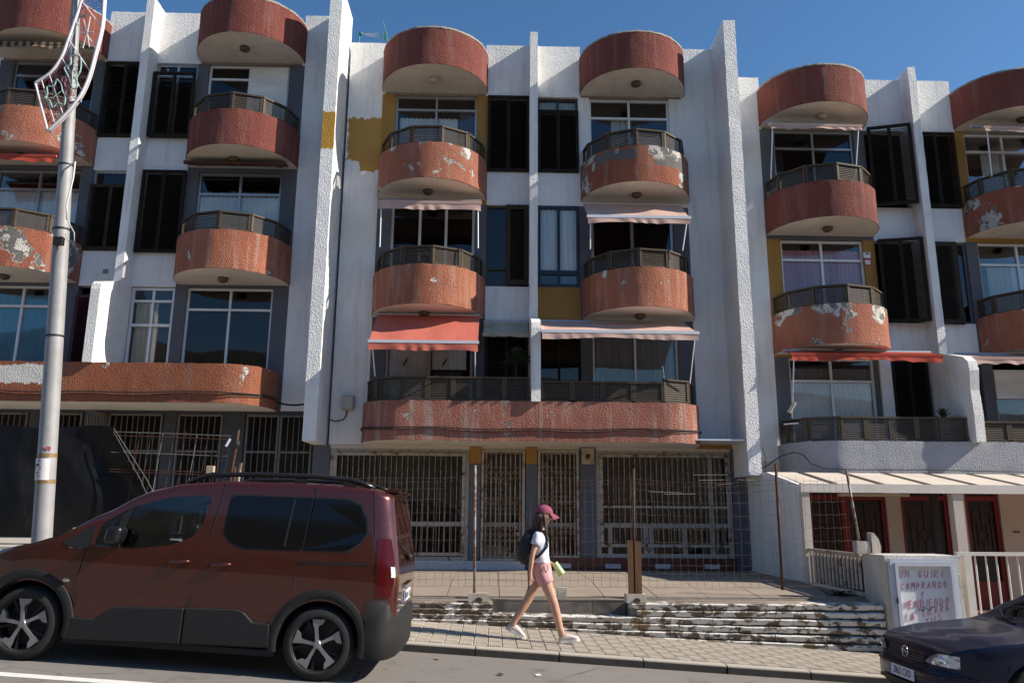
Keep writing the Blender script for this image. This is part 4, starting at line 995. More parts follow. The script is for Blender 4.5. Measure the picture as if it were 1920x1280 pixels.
# ------------------------------------------------------------------ fence, tarp and rods in front of the left block
def tarp_mat():
    t = NT('black_plastic_sheet'); n = t.noise(3, 6, .6, dist=.6); m_ = t.noise(1, 6, .7, t.mapped((9,9,2.2)))
    return t.fin(t.mix(t.rng(m_,.55,.8),(.006,.006,.007),(.018,.018,.018)), t.rng(n,.3,.7,.38,.6), 0, t.bump(t.math('ADD',n,m_), .006, .4), .2)
tp_ = thing('tarpaulin', 'black plastic sheet hung on the fence behind the lamp post', 'tarpaulin', (-7.2, 13, 1.2)); mb = MB(); rows = []
for j in range(25):
    f = j/24; row = []
    for i in range(49):
        u = i/48; x = -9.6+(3.40+1.15*f**1.2)*u; z = 3.0-1.75*f-.05*math.sin(u*7)**2*(1-f)
        y = 13.0+.16*math.sin(u*17+f*2+2*math.sin(u*5))*f**.7+.07*noise.noise(Vector((u*7, f*2, 2)))+.02*noise.noise(Vector((u*16, f*5, 5)))
        row.append((x, y, z))
    rows.append(row)
mb.grid(rows); mb.grid([[(x, y+.01, z) for x, y, z in r_] for r_ in rows]); mb.build('sheet', tarp_mat(), tp_, smooth=True)
MB().tube([(-6.18,12.95,2.95),(-5.55,12.9,2.15),(-5.2,12.9,1.6)], .006, 5).build('rope', simple('pale_rope', (.13,.12,.11), .9), tp_); MB().tube([(-6.18,12.95,2.9),(-5.65,12.9,2.15),(-5.35,12.9,1.6)], .006, 5).build('rope', simple('pale_rope2', (.11,.10,.095), .9), tp_)
lf = thing('rod_fence', 'leaning rusty rod fence in front of left block grilles', 'fence', (-5, 13, 1.1))
for i in range(2, 11):
    x = -6.15+.185*i; MB().tube([(x,13.02,2.92-random.random()*.08),(x-.13+random.uniform(-.03,.03),13.0,1.3)], .006, 5).build('rod', GRILLE_D if i % 3 == 1 else RUST, lf)
for z in (2.88,2.82,2.55,2.28,2.24): MB().tube([(-6.2,13.0,z+.02),(-5.3,13.0,z),(-4.3,13.0,z-.03)], .006, 5).build('wire', GRILLE_D if z in (2.88,2.55) else RUST, lf)
MB().tube([(-4.26,13,1.1),(-4.25,13,2.2),(-4.21,13,2.62),(-4.18,13,2.95)], [.028,.028,.024,.022], 7).build('post', RUST, lf, smooth=True)
MB().sphere((-4.19,12.99,2.72),.05,.05,.07,8,6).build('knot', BLACK, lf); MB().tube([(-4.36,12.97,2.68),(-4.30,12.97,2.8)],.02,6).build('rag', ALUW, lf); MB().tube([(-4.14,13,1.9),(-4.1,13,2.42)],.024,7).build('stub', GRILLE, lf)
tag(bevelled(MB().box(-4.62,-4.5,12.9,12.98,2.24,2.36).build('wood_offcut', simple('pale_wood', (.45,.36,.26), .8)), .008), 'pale wood block just above the van roof', 'block')
ub = thing('rubble', 'pale rough stone below the black sheet beside lamp post', 'stone', (-5.95,12.15,1.12)); rough_box(-6.15,-5.75,12.0,12.3,1.12,1.40,.08,.02).build('stone', BLK, ub, smooth=True, angle=40)

# ------------------------------------------------------------------ lamp post and Christmas decoration
lp = thing('lamp_post', 'grey steel lamp post leaning slightly left in front of left block', 'lamp post', (-5.645,10.4,.42))
GALV = simple('galvanised_steel', (.27,.27,.275), .62, .15, .16, 4)
axis = lambda z: (-5.64-.0695*(z-.42), 10.4, z)
MB().tube([axis(z) for z in (.40,.6,1.35,3,5.1,6.9,8.8,10.5)], [.122,.119,.117,.110,.101,.083,.062,.047], 28).build('shaft', GALV, lp, smooth=True, angle=60)
MB().box(-5.85,-5.43,10.2,10.6,.40,.44).build('base_plate', GALV, lp)
def band_(z, h, m_, nm, r=None):
    r = r or .1170-.0045*(z-1.35)+.003; a, b = axis(z-h/2), axis(z+h/2); MB().tube([a, b], r, 28).build(nm, m_, lp, smooth=True, angle=60)
TAPE = simple('brown_tape', (.22,.14,.05), .5, 0, .3, 30)
band_(2.32,.05,TAPE,'tape'); band_(1.99,.05,TAPE,'tape'); band_(3.9,.02,BLACK,'strap',.118); band_(5.4,.02,BLACK,'strap',.11); band_(6.35,.015,BLACK,'strap',.10)
pp = MB(); rr = .1235; rows = []
for zz in (2.01, 2.28): ax = axis(zz); rows.append([(ax[0]+rr*math.sin(a), 10.4-rr*math.cos(a), zz) for a in [R(-58+i*8) for i in range(14)]])
pp.grid(rows); pp.build('leaflet', simple('white_paper', (.66,.64,.64), .8), lp, smooth=True)
ink = MB(); rr = .1250
for (a, z, w, h) in ((-20,2.2,.035,.035),(-24,2.10,.02,.03),(-5,2.16,.012,.04),(-38,2.19,.012,.05),(-12,2.25,.06,.008),(-15,2.06,.05,.008)):
    ax = axis(z); c = Vector((ax[0]+rr*math.sin(R(a)), 10.4-rr*math.cos(R(a)), z)); ink.sphere(c, w/2, .003, h/2, 8, 5)
tag(ink.build('print', BLACK, lp), kind='stuff')
gf = MB(); ax = axis(2.42)
for (pts) in ([(.01,.03),(.03,.06),(.05,.02)],[(.06,.0),(.065,.06),(.08,.01),(.09,.06)],[(.10,.0),(.10,.06),(.115,.03),(.10,.0)]):
    gf.tube([(ax[0]+.1205*math.sin(a_), 10.4-.1205*math.cos(a_), 2.38+z_) for a_, z_ in [((x_-.02)/.133+.1, z_) for x_, z_ in pts]], .004, 5)
tag(gf.build('pink_scrawl', simple('pink_marker', (.6,.06,.16), .6), lp), kind='stuff')
MB().tube([axis(6.3), (-5.86,10.28,6.35), (-5.84,10.25,6.1), (-5.88,10.25,5.7), (-5.86,10.27,5.5)], .012, 6).build('wire', simple('white_flex', (.55,.55,.52), .6), lp, smooth=True)
MB().tube([(-5.87,10.27,5.55),(-5.80,10.25,5.42),(-5.72,10.24,5.30),(-5.71,10.25,5.18),(-5.80,10.27,5.2),(-5.86,10.28,5.3)], .007, 6).build('wire', simple('white_flex2', (.5,.5,.48), .6), lp, smooth=True)
MB().box(-5.98,-5.86,10.22,10.29,5.13,5.24).build('junction', BLACK, lp)
de = thing('christmas_decoration', 'curved Christmas light frame with holly leaves strapped to lamp post', 'decoration', (-6.1,10.2,7.2)); YD = 10.22
def smooth_path(P, n=6):
    out = []
    for i in range(len(P)-1):
        p0, p1, p2, p3 = [Vector(P[max(0,min(len(P)-1,i+k))]) for k in (-1,0,1,2)]
        for j in range(n):
            t_ = j/n; out.append(.5*((2*p1)+(p2-p0)*t_+(2*p0-5*p1+4*p2-p3)*t_*t_+(3*p1-p0-3*p2+p3)*t_**3))
    return out+[Vector(P[-1])]
V3 = lambda P, dy=0: [(x, YD+dy, z) for x, z in P]
inner = [(-6.0,9.4),(-6.02,9.11),(-6.05,8.83),(-6.15,8.25),(-6.22,7.92),(-6.34,7.68),(-6.53,7.51)]; outer = [(-5.76,9.4),(-5.74,9.11),(-5.73,8.84),(-5.71,8.44),(-5.75,8.0),(-5.80,7.61),(-5.89,7.31),(-6.07,7.01),(-6.26,6.78)]
FRM = simple('white_frame_paint', (.62,.60,.63), .5, 0, .1)
for nm, P in (('inner_rail', inner), ('outer_rail', outer)):
    MB().tube(smooth_path(V3(P)), .021, 6).build(nm, FRM, de, smooth=True); MB().tube(smooth_path(V3(P, .05)), .012, 6).build('light_hose', simple('clear_hose', (.55,.50,.55), .3), de, smooth=True)
MB().tube(V3([(-6.53,7.51),(-6.26,6.78)]), .016, 6).build('end_rail', FRM, de)
for (p, q) in (((-6.05,8.83),(-5.72,8.42)),((-6.1,8.5),(-5.74,8.08)),((-6.15,8.2),(-5.8,7.72)),((-6.22,7.92),(-5.86,7.4)),((-6.36,7.66),(-6.07,7.01)),((-6.45,7.56),(-6.18,6.9))): MB().tube(V3([p, q]), .008, 5).build('cross_wire', FRM, de)
MINT = simple('mint_tinsel', (.30,.46,.42), .45, .2, .5, 60); 
for P in ([(-6.08,7.93),(-5.95,7.93),(-5.92,7.71),(-5.96,7.6),(-5.93,7.47),(-5.99,7.43),(-6.07,7.6),(-6.15,7.75),(-6.07,7.8),(-6.08,7.93)], [(-6.23,7.57),(-6.16,7.49),(-6.13,7.39),(-6.08,7.3),(-6.08,7.18),(-6.17,7.2),(-6.23,7.13),(-6.29,7.24),(-6.36,7.27),(-6.33,7.34),(-6.35,7.45),(-6.26,7.46),(-6.23,7.57)]):
    MB().tube(smooth_path(V3(P,-.01), 3), .011, 5).build('holly_leaf', MINT, de)
for P in ([(-6.36,7.27),(-6.25,7.28),(-6.14,7.39)], [(-5.99,7.86),(-6.03,7.69),(-6.0,7.45)]): MB().tube(V3(P,-.012), .008, 5).build('leaf_vein', MINT, de)
BERR = simple('berry_tinsel', (.30,.12,.13), .5, 0, .5, 60)
for (x, z, a, b) in ((-6.07,7.52,.05,.075),(-6.04,7.36,.045,.05),(-6.13,7.56,.03,.04)): MB().tube([(x+a*math.cos(t_*.6283), YD-.012, z+b*math.sin(t_*.6283)) for t_ in range(10)], .010, 5, closed=True).build('berry', BERR, de)
for q in ((-5.89,8.57),(-5.93,8.06),(-6.0,8.3),(-5.81,8.32),(-5.98,8.52),(-5.84,8.08)): MB().tube(V3([(-5.9,8.31), q], -.01), .010, 5).build('star_arm', simple('star_tinsel', (.48,.47,.46), .5, .1, .4, 60), de)
tn = MB(); random.seed(11)
for i in range(1200):
    t_ = random.random(); k = 1+t_*6.0; 
    z = random.uniform(6.9,8.0) if i % 4 else random.uniform(8.7,9.4)
    def xin(P):
        for (a, b) in zip(P[:-1], P[1:]):
            if min(a[1], b[1]) <= z <= max(a[1], b[1]): f = (z-a[1])/(b[1]-a[1]+1e-9); return a[0]+(b[0]-a[0])*f
    xo = xin(outer); xi = xin(inner) if z > 7.51 else -6.53+(7.51-z)*.27/.73
    if xo is None or xi is None: continue
    x = xi+(xo-xi)*random.random(); d = Vector((random.uniform(-1,1), random.uniform(-.5,.5), random.uniform(-1,1))).normalized()*random.uniform(.012,.032)
    tn.bar(Vector((x, YD+.02, z))-d, Vector((x, YD+.02, z))+d, .004, .004)
tag(tn.build('red_tinsel', simple('red_tinsel_foil', (.30,.06,.05), .35, .4, .6, 40), de), kind='stuff')
for z in (7.25, 8.6): MB().bar((axis(z)[0], 10.3, z), (axis(z)[0]+.25, 10.23, z), .02, .03).build('bracket', GALV, de)

# ------------------------------------------------------------------ notice board
nb = thing('notice_board', 'white framed notice board with red handwriting on the pier', 'notice board', (6.27,11.86,-.2))
NFR = simple('pale_blue_aluminium', (.60,.63,.70), .4, .2, .06); x0, x1, z0, z1 = 5.785, 6.765, -.22, 1.045
def ring(x0, x1, z0, z1, w, y0, y1, nm, m_): MB().box(x0,x1,y0,y1,z1-w,z1).box(x0,x1,y0,y1,z0,z0+w).box(x0,x0+w,y0,y1,z0+w,z1-w).box(x1-w,x1,y0,y1,z0+w,z1-w).build(nm, m_, nb)
ring(x0, x1, z0, z1, .055, 11.81, 11.888, 'outer_frame', NFR); ring(x0+.06, x1-.06, z0+.06, z1-.06, .045, 11.785, 11.886, 'door_frame', NFR)
MB().box(x0+.105, x1-.105, 11.872, 11.884, z0+.105, z1-.105).build('board', simple('white_board', (.70,.72,.74), .4, 0, .04), nb)
MB().box(x0+.045,x0+.06,11.775,11.80,.42,.5).build('lock', BLACK, nb)
ST = {'U':[[(0,1),(.05,.2),(.3,0),(.6,.2),(.65,1)]],'N':[[(0,0),(.05,1),(.6,0),(.65,1)]],'G':[[(.65,.85),(.35,1),(.05,.6),(.2,.05),(.6,.1),(.62,.45),(.35,.45)]],'I':[[(.2,1),(.22,0)]],'R':[[(0,0),(.05,1),(.5,.9),(.5,.6),(.05,.5),(.6,0)]],
 'C':[[(.6,.85),(.3,1),(.02,.5),(.25,0),(.62,.15)]],'O':[[(.3,1),(.02,.55),(.3,0),(.62,.45),(.3,1)]],'M':[[(0,0),(.08,1),(.35,.4),(.6,1),(.72,0)]],'P':[[(.02,0),(.05,1),(.55,.85),(.5,.5),(.05,.45)]],'A':[[(0,0),(.3,1),(.62,0)],[(.12,.4),(.52,.4)]],
 'D':[[(.02,0),(.04,1),(.5,.8),(.6,.4),(.4,.05),(.02,0)]],'Y':[[(0,1),(.3,.5),(.6,1)],[(.3,.5),(.28,0)]],'V':[[(0,1),(.3,0),(.6,1)]],'E':[[(.55,.95),(.05,1),(.02,.02),(.58,.0)],[(.03,.5),(.45,.52)]],'L':[[(.05,1),(.02,.02),(.55,.0)]],'T':[[(0,.98),(.65,1)],[(.32,1),(.3,0)]],
 'S':[[(.55,.9),(.25,1),(.08,.75),(.5,.4),(.42,.05),(.02,.1)]],'B':[[(.02,0),(.04,1),(.5,.85),(.45,.55),(.05,.52),(.58,.35),(.5,.05),(.02,0)]]}
INK = simple('red_marker', (.55,.05,.09), .5, 0, .2, 30)
def write(txt, x, z, h, w, slope=0.0):
    mb = MB()
    for ch in txt:
        if ch in ST:
            hh = h*random.uniform(.9,1.12); jx = random.uniform(-.05,.05)
            for sroke in ST[ch]: mb.tube([(x+a*w*.86+(jx*.1+.012)*b, 11.868, z+b*hh+a*slope*w) for a, b in sroke], .0037, 5)
        x += w*(1.0 if ch != 'I' else .6); z += slope*w
    tag(mb.build('handwriting', INK, nb), kind='stuff')
write('UN GUIRI', 5.925, .775, .098, .094); write('COMPRANDO', 5.93, .60, .095, .080, .05); write('Y', 6.22, .485, .085, .07); write('VENDIENDO', 5.96, .345, .098, .080, .08)
write('LA TIERRA', 5.97, .17, .098, .078, .22); write('DE TUS', 5.96, .0, .095, .095, .35); write('ABUELOS', 6.12, -.09, .09, .08, .3)
mb = MB()
mb.tube([(6.14,11.866,.33),(6.19,11.866,.30),(6.17,11.866,.36),(6.25,11.866,.31),(6.24,11.866,.37),(6.32,11.866,.33),(6.40,11.866,.37)], .004, 4)
tag(mb.build('black_scribble', BLACK, nb), kind='stuff')
# ------------------------------------------------------------------ unseen hill added behind the camera to darken reflections and cut low sky
hm = MB(); rows = []
for j in range(15):
    y = -13-2.7*j
    rows.append([(x, y+2*noise.noise(Vector((x*.05, j*.4, 0))), SL*x+(-.4 if j == 0 else 0)+(1.62*min(j,9)+1.2*noise.noise(Vector((x*.08, y*.08, 3)))*min(j,3))) for x in range(-90, 91, 6)])
hm.grid(rows)
t_ = NT('unseen_hill_scrub'); n_ = t_.noise(.35, 8, .7)
tag(hm.build('unseen_hill', t_.fin(t_.mix(t_.rng(n_,.4,.6),(.045,.05,.028),(.11,.085,.06)), .95), smooth=True), kind='structure')

# ------------------------------------------------------------------ vehicles
def interp(tab, x):
    if x <= tab[0][0]: return tab[0][1]
    for (a, u), (b, v) in zip(tab[:-1], tab[1:]):
        if x <= b: f = (x-a)/(b-a); f2 = f*f*(3-2*f)*.5+f*.5; return u+(v-u)*f2
    return tab[-1][1]
def car_body(name, xs, top, plan, low, belt, W, tum, lean, zb, mat, parent, arches, rw, hollow=()):
    """closed body: sections across the car, mirrored; wheel wells cut out"""
    def section(x):
        zt_ = interp(top, x); p = interp(plan, x); zs = min(belt, zt_-.05); h = []
        for (w, z) in low: zz = z if z < zs else zs-(.001*(1.1-z)); h.append((w*W*p, zb+(zz-zb)*1.0))
        h = [(w, z) for w, z in h if z < zs-.002] or [(W*p*.9, zb)]
        while len(h) < len(low): h.append((W*p, zs-.002*(len(low)-len(h))))
        h.append((W*p*.99, zs))
        re = zt_-.085*min(1, max(.25, (zt_-zs)/.5)); we = W*p*.99-max(0, re-zs)*tum
        for i in range(1, 7): f = i/6; h.append((W*p*.99+(we-W*p*.99)*f, zs+(re-zs)*f))
        for i in range(1, 9):
            f = i/8; a = f*math.pi/2; cw = .16*p; 
            if f < .5: h.append((we-cw*(1-math.cos(a*2))*.55, re+(zt_-.02-re)*math.sin(a*2)))
            else: g_ = (f-.5)*2; h.append(((we-cw*.55)*(1-g_), zt_-.02+.02*math.sin(g_*math.pi/2)))
        return [(0, zb)]+h
    rows = []
    for x in xs:
        h = section(x); pts = [(w, z) for w, z in h]
        ring = [(x+lean(x, z), -w, z) for w, z in pts]+[(x+lean(x, z), w, z) for w, z in reversed(pts[1:-1])]
        rows.append(ring)
    mb = MB().grid(rows, closed=True); n = len(rows[0])
    for r_, rev in ((rows[0], False), (rows[-1], True)):
        half = len(low)+1+6+8; idx = list(range(n))
        fs = []
        for i in range(1, half):
            j = n-i; j2 = n-i-1 if i < half-1 else None
            a, b = i, i+1
            f = (a, b, n-b if b < half else a, n-a) if b < half else (a, b, n-a)
            f = tuple(dict.fromkeys(f)); fs.append(f if not rev else tuple(reversed(f)))
        fs.append((0, 1, n-1) if not rev else (n-1, 1, 0))
        mb.add(r_, fs)
    o = mb.build(name, mat, parent, smooth=True, local=True, recalc=True)
    cutters = []
    for (ax, az) in arches:
        cm = MB(); 
        for sgn in (-1, 1):
            a, b = (-1.3, -.52) if sgn < 0 else (.52, 1.3); N_ = 40
            v0 = len(cm.v); cm.v += [(ax+rw*math.cos(2*math.pi*k/N_), a, az+rw*math.sin(2*math.pi*k/N_)) for k in range(N_)]+[(ax+rw*math.cos(2*math.pi*k/N_), b, az+rw*math.sin(2*math.pi*k/N_)) for k in range(N_)]
            cm.f += [tuple(v0+k for k in range(N_)), tuple(v0+N_+k for k in reversed(range(N_)))]+[(v0+k, v0+N_+k, v0+N_+(k+1)%N_, v0+(k+1)%N_) for k in range(N_)]; cm.m += [0]*(N_+2)
        c = cm.build('cutter', CLAD, parent, local=True, recalc=True); cutters.append(c)
        md = o.modifiers.new('well', 'BOOLEAN'); md.operation = 'DIFFERENCE'; md.object = c; md.solver = 'EXACT'; md.material_mode = 'TRANSFER'
    for poly, hw_ in hollow:                                # cabin and window openings: side outline, half width
        c = MB().prism(poly, lambda a, b, d: (a, d, b), -hw_, hw_).build('cutter', CLAD, parent, local=True, recalc=True); cutters.append(c)
        md = o.modifiers.new('cabin', 'BOOLEAN'); md.operation = 'DIFFERENCE'; md.object = c; md.solver = 'EXACT'; md.material_mode = 'TRANSFER'
    dg = bpy.context.evaluated_depsgraph_get(); dg.update()
    me = bpy.data.meshes.new_from_object(o.evaluated_get(dg)); o.modifiers.clear(); o.data = me
    for c in cutters: bpy.data.objects.remove(c, do_unlink=True)
    bm = bmesh.new(); bm.from_mesh(me)
    for e in bm.edges:
        if len(e.link_faces) == 2 and e.calc_face_angle(0) > R(32): e.smooth = False
    bm.to_mesh(me); bm.free()
    me.polygons.foreach_set('use_smooth', [True]*len(me.polygons)); return o
def carpaint(name, c, metal=.55, rough=.32, dust=(.25,.2,.16), dusty=.12):
    t = NT(name); n = t.noise(3.5, 7, .7)
    t.b.inputs['Coat Weight'].default_value = 1.0; t.b.inputs['Coat Roughness'].default_value = .03
    return t.fin(t.mix(t.rng(n, .45, .8, 0, dusty), c, dust), t.rng(n, .3, .8, rough, rough+.15), metal)
CLAD = simple('grey_black_plastic', (.013,.013,.014), .65, 0, .15, 5, spec=.35); TYRE = simple('tyre_rubber', (.014,.014,.014), .85, 0, .25, 12)
RIM = simple('machined_alloy', (.30,.30,.31), .38, .7, .1, 10); RIMD = simple('dark_alloy', (.05,.05,.052), .4, .6, .1); TINT = NT('tinted_car_glass').fin((.003,.0035,.005), .04, 0, None, .35)
CARGLASS = glass('car_glass', (.78,.83,.85), 1.5)
REDL = NT('red_lamp_plastic').fin((.06,.002,.004), .12, 0, None, .4); CHROME = simple('chrome', (.75,.76,.78), .15, 1.0, .05)
WHT = simple('plate_white', (.72,.73,.75), .4, 0, .04); PBLUE = simple('plate_blue', (.02,.06,.35), .4)
def wheel(parent, x, y, z, r, side, spokes=5):
    """side -1 faces the camera (-Y)"""
    s_ = side; w = .20
    ty = MB().lathe((x, y, z), [(r*.72,s_*.01),(r*.745,s_*.03),(r*.83,s_*.035),(r*.93,s_*.02),(r*.985,-s_*.02),(r,-s_*.05),(r,-s_*.16),(r*.95,-s_*.20),(r*.70,-s_*.20)], 'y', 48)
    for k in range(60):
        a = 2*math.pi*k/60
        ty.obox((x+r*.995*math.cos(a), y-s_*.105, z+r*.995*math.sin(a)), (-math.sin(a)*.008,0,math.cos(a)*.008), (0,.055,0), (math.cos(a)*.006,0,math.sin(a)*.006))
    o = ty.build('wheel', TYRE, parent, smooth=True, local=True, angle=40)
    def sub(mb, nm, m_): q = mb.build(nm, m_, None, smooth=True, angle=35); q.parent = o; return q
    sub(MB().lathe((x, y, z), [(r*.735,s_*.012),(r*.715,s_*.018),(r*.695,s_*.008),(r*.68,-s_*.05),(r*.66,-s_*.16)], 'y', 48), 'rim', RIMD)
    sub(MB().lathe((x, y-s_*.10, z), [(.002,0),(r*.62,0)], 'y', 32), 'brake_disc', simple('brake_dark', (.03,.03,.03), .6, .3))
    for k in range(spokes):
        a0 = 2*math.pi*k/spokes+R(100)
        def pt(rad, da, dy): a = a0+da; return (x+rad*math.cos(a), y+s_*dy, z+rad*math.sin(a))
        prof = [(.035,-.40),(r*.25,-.19),(r*.42,-.12),(r*.50,-.14),(r*.56,-.34),(r*.70,-.40),(r*.70,.13),(r*.55,.13),(r*.45,.11),(r*.25,.16),(.035,.40)]
        mb = MB(); n = len(prof); mb.add([pt(q, d, .012+.012*(1-q/r)) for q, d in prof]+[pt(q, d, -.03) for q, d in prof], [tuple(range(n)), tuple(reversed(range(n,2*n)))]+[(i, i+n, (i+1)%n+n, (i+1)%n) for i in range(n)])
        sub(mb, 'spoke', RIM)
        mb = MB(); prof = [(r*.2,.30),(r*.40,.36),(r*.69,.40),(r*.69,.30),(r*.40,.27)]; n = len(prof); mb.add([pt(q, d, .004) for q, d in prof]+[pt(q, d, -.03) for q, d in prof], [tuple(range(n)), tuple(reversed(range(n,2*n)))]+[(i, i+n, (i+1)%n+n, (i+1)%n) for i in range(n)]); sub(mb, 'inner_spoke', CLAD)
    sub(MB().lathe((x, y, z), [(.001,s_*.03),(.032,s_*.028),(.04,s_*.02),(.05,-s_*.03)], 'y', 16), 'hub_cap', RIM)
    return o

def rounded(P, r=.05, n=4):
    out = []
    for i in range(len(P)):
        p0, p1, p2 = Vector(P[i-1]), Vector(P[i]), Vector(P[(i+1)%len(P)]); a = (p0-p1); b = (p2-p1); k = min(r, a.length*.45, b.length*.45)
        s_, e_ = p1+a.normalized()*k, p1+b.normalized()*k
        for j in range(n+1): f = j/n; out.append(tuple(s_*(1-f)**2+p1*2*f*(1-f)+e_*f*f))
    return out
w1 = [(-2.30,1.075),(-2.27,1.29),(-2.02,1.47),(-1.67,1.59),(-1.29,1.635),(-1.265,1.57),(-1.31,1.33),(-1.39,1.22),(-1.57,1.14),(-1.86,1.09)]
w2 = [(-1.08,1.30),(-1.065,1.63),(-1.04,1.65),(-.27,1.678),(-.31,1.183),(-.86,1.163),(-1.0,1.21)]; w3 = [(-.285,1.185),(-.245,1.678),(.07,1.685),(.22,1.635),(.315,1.52),(.325,1.37),(.25,1.28),(.13,1.205)]
q1 = [(-2.60,1.10),(-2.325,1.285),(-2.34,1.06),(-2.50,1.045)]
# ---- copper van
VX0 = -1.63; van = thing('van', 'dark copper red van with grey cladding and roof rails, parked at kerb', 'van', (VX0, 8.86, zr(VX0)), (0, -tang, 0))
PAINT = carpaint('copper_red_paint', (.072,.0115,.006), .45, .2, (.09,.055,.04), .08)
top = [(-3.60,.70),(-3.52,.86),(-3.3,.98),(-3.0,1.06),(-2.65,1.17),(-2.35,1.385),(-1.9,1.655),(-1.6,1.75),(-1.2,1.805),(-.3,1.845),(.35,1.835),(.56,1.80),(.655,1.79)]
plan = [(-3.60,.62),(-3.5,.76),(-3.3,.88),(-3.0,.965),(-2.7,1.0),(.25,1.0),(.42,.992),(.52,.972),(.60,.93),(.655,.86)]
lowv = [(.82,.24),(.93,.255),(.975,.30),(.985,.45),(.979,.57),(.991,.69),(1.0,.80),(.998,.95)]
xsv = [-3.60,-3.57,-3.52,-3.45,-3.35,-3.2,-3.05,-2.9,-2.75,-2.65,-2.5,-2.35,-2.2,-2.05,-1.9,-1.75,-1.6,-1.4,-1.2,-1.0,-.8,-.6,-.4,-.2,0,.15,.3,.38,.43,.48,.53,.57,.605,.63,.645,.655]
VW = .905; VBELT = 1.09; VT = .155
def vlean(x, z): b = max(0, min(1, (x-.15)/.5)); return -max(0, z-1.0)*.20*b
car_body('body', xsv, top, plan, lowv, VBELT, VW, VT, vlean, .24, PAINT, van, [(-.05,.33),(-2.84,.33)], .395, [([(-2.40,.75),(-2.40,1.10),(-1.98,1.50),(-1.62,1.66),(-.2,1.75),(.38,1.72),(.42,.75)], .735), (rounded(w1,.05), 1.2), ([(-2.49,1.20),(-1.97,1.535),(-2.15,1.80),(-2.75,1.40)], .63)])
def vy(x, z):                                              # half width of the van's flank
    p = interp(plan, x)
    if z >= VBELT: return VW*p*.99-(z-VBELT)*VT
    for (a, u), (b, v) in zip(lowv[:-1], lowv[1:]):
        if z <= v: return VW*p*(a+(b-a)*max(0, (z-u)/(v-u)))
    return VW*p*.993
def flank(poly, mat, name, off=.006, thick=.02, both=True, parent=None):
    """panel lying on the flank; outline in (x, z)"""
    out = None
    for sgn in ((-1, 1) if both else (-1,)):
        n = len(poly); mb = MB()
        a = [(x+vlean(x, z), sgn*(vy(x, z)+off), z) for x, z in poly]; b = [(x+vlean(x, z), sgn*(vy(x, z)-thick), z) for x, z in poly]
        mb.add(a+b, [tuple(range(n)), tuple(reversed(range(n,2*n)))]+[(i, i+n, (i+1)%n+n, (i+1)%n) for i in range(n)])
        o = mb.build(name, mat, parent or van, local=True, recalc=True)
        out = o if sgn < 0 else out
    return out
def grow(P, k):
    c = sum((Vector(p) for p in P), Vector((0,0)))/len(P); return [tuple(c+(Vector(p)-c)*(1+k/max(.01,(Vector(p)-c).length))) for p in P]
for P, nm in ((w1,'front_window'),(w2,'sliding_door_window'),(w3,'rear_side_window')):
    if P is not w1: flank(rounded(grow(P,.022),.02), CLAD, 'window_seal', .003); flank(rounded(P,.022), TINT, nm, .008)
    else: flank(rounded(P,.05), CARGLASS, nm, .0, .006)
flank(rounded(q1,.03), CLAD, 'quarter_panel', .005)
flank([(-.49,1.20),(-.46,1.655),(-.44,1.655),(-.47,1.20)], CLAD, 'window_divider', .013); flank([(-2.10,1.36),(-2.02,1.47),(-2.0,1.48),(-2.09,1.10),(-2.11,1.10)], CLAD, 'window_divider', .012)
SEAM = NT('door_gap').fin((.004,.004,.004), .9)
def seam(P, w=.006):
    for sgn in (-1, 1): MB().tube([(x+vlean(x,z), sgn*(vy(x,z)-.001), z) for x, z in P], w, 5).build('door_gap', SEAM, van, local=True)
seam([(-1.15,1.76),(-1.17,1.6),(-1.20,1.31),(-1.25,1.0),(-1.30,.66),(-1.33,.30)]); seam([(-2.37,1.05),(-2.39,.9),(-2.40,.76),(-2.385,.43)]); seam([(-.265,1.79),(-.24,1.70),(-.30,1.2),(-.33,1.0),(-.35,.80)]); seam([(.395,1.80),(.41,1.6),(.42,1.35)], .005)
flank([(-.32,1.055),(-.32,1.075),(.36,1.10),(.36,1.08)], SEAM, 'slide_track', .004)
# cladding
def ringseg(ax, az, r0, r1, a0, a1, n=26): return [(ax+r1*math.cos(a0+(a1-a0)*i/n), az+r1*math.sin(a0+(a1-a0)*i/n)) for i in range(n+1)]+[(ax+r0*math.cos(a1+(a0-a1)*i/n), az+r0*math.sin(a1+(a0-a1)*i/n)) for i in range(n+1)]
def arch(ax, x_tail):
    for sgn in (-1, 1):
        mb = MB(); n = 40; a0, a1 = R(-12), R(192); rows = []
        for (rad, off) in ((.388,-.10),(.390,.018),(.405,.026),(.44,.026),(.468,.018),(.474,-.01)):
            rows.append([(ax+rad*math.cos(a0+(a1-a0)*i/n), sgn*(VW*.99+off), max(.235,.33+rad*1.06*math.sin(a0+(a1-a0)*i/n))) for i in range(n+1)])
        mb.grid(rows); mb.build('arch_trim', CLAD, van, smooth=True, local=True, angle=40)
arch(-.05, 0); arch(-2.84, 0)
sill = [(-2.40,.22),(-2.385,.42),(-2.16,.42),(-2.08,.50),(-2.0,.54),(-1.345,.575),(-1.335,.25)]; sill2 = [(-1.325,.25),(-1.335,.575),(-.86,.595),(-.78,.575),(-.68,.49),(-.52,.485),(-.50,.27)]
def sillpanel(P):
    for sgn in (-1, 1):
        n = len(P); mb = MB(); mb.add([(x, sgn*(VW+.016), z) for x, z in P]+[(x, sgn*(VW-.06), z) for x, z in P], [tuple(range(n)), tuple(reversed(range(n,2*n)))]+[(i, i+n, (i+1)%n+n, (i+1)%n) for i in range(n)]); bevelled(mb.build('sill_cladding', CLAD, van, local=True, recalc=True), .012, 3)
sillpanel(sill); sillpanel(sill2)
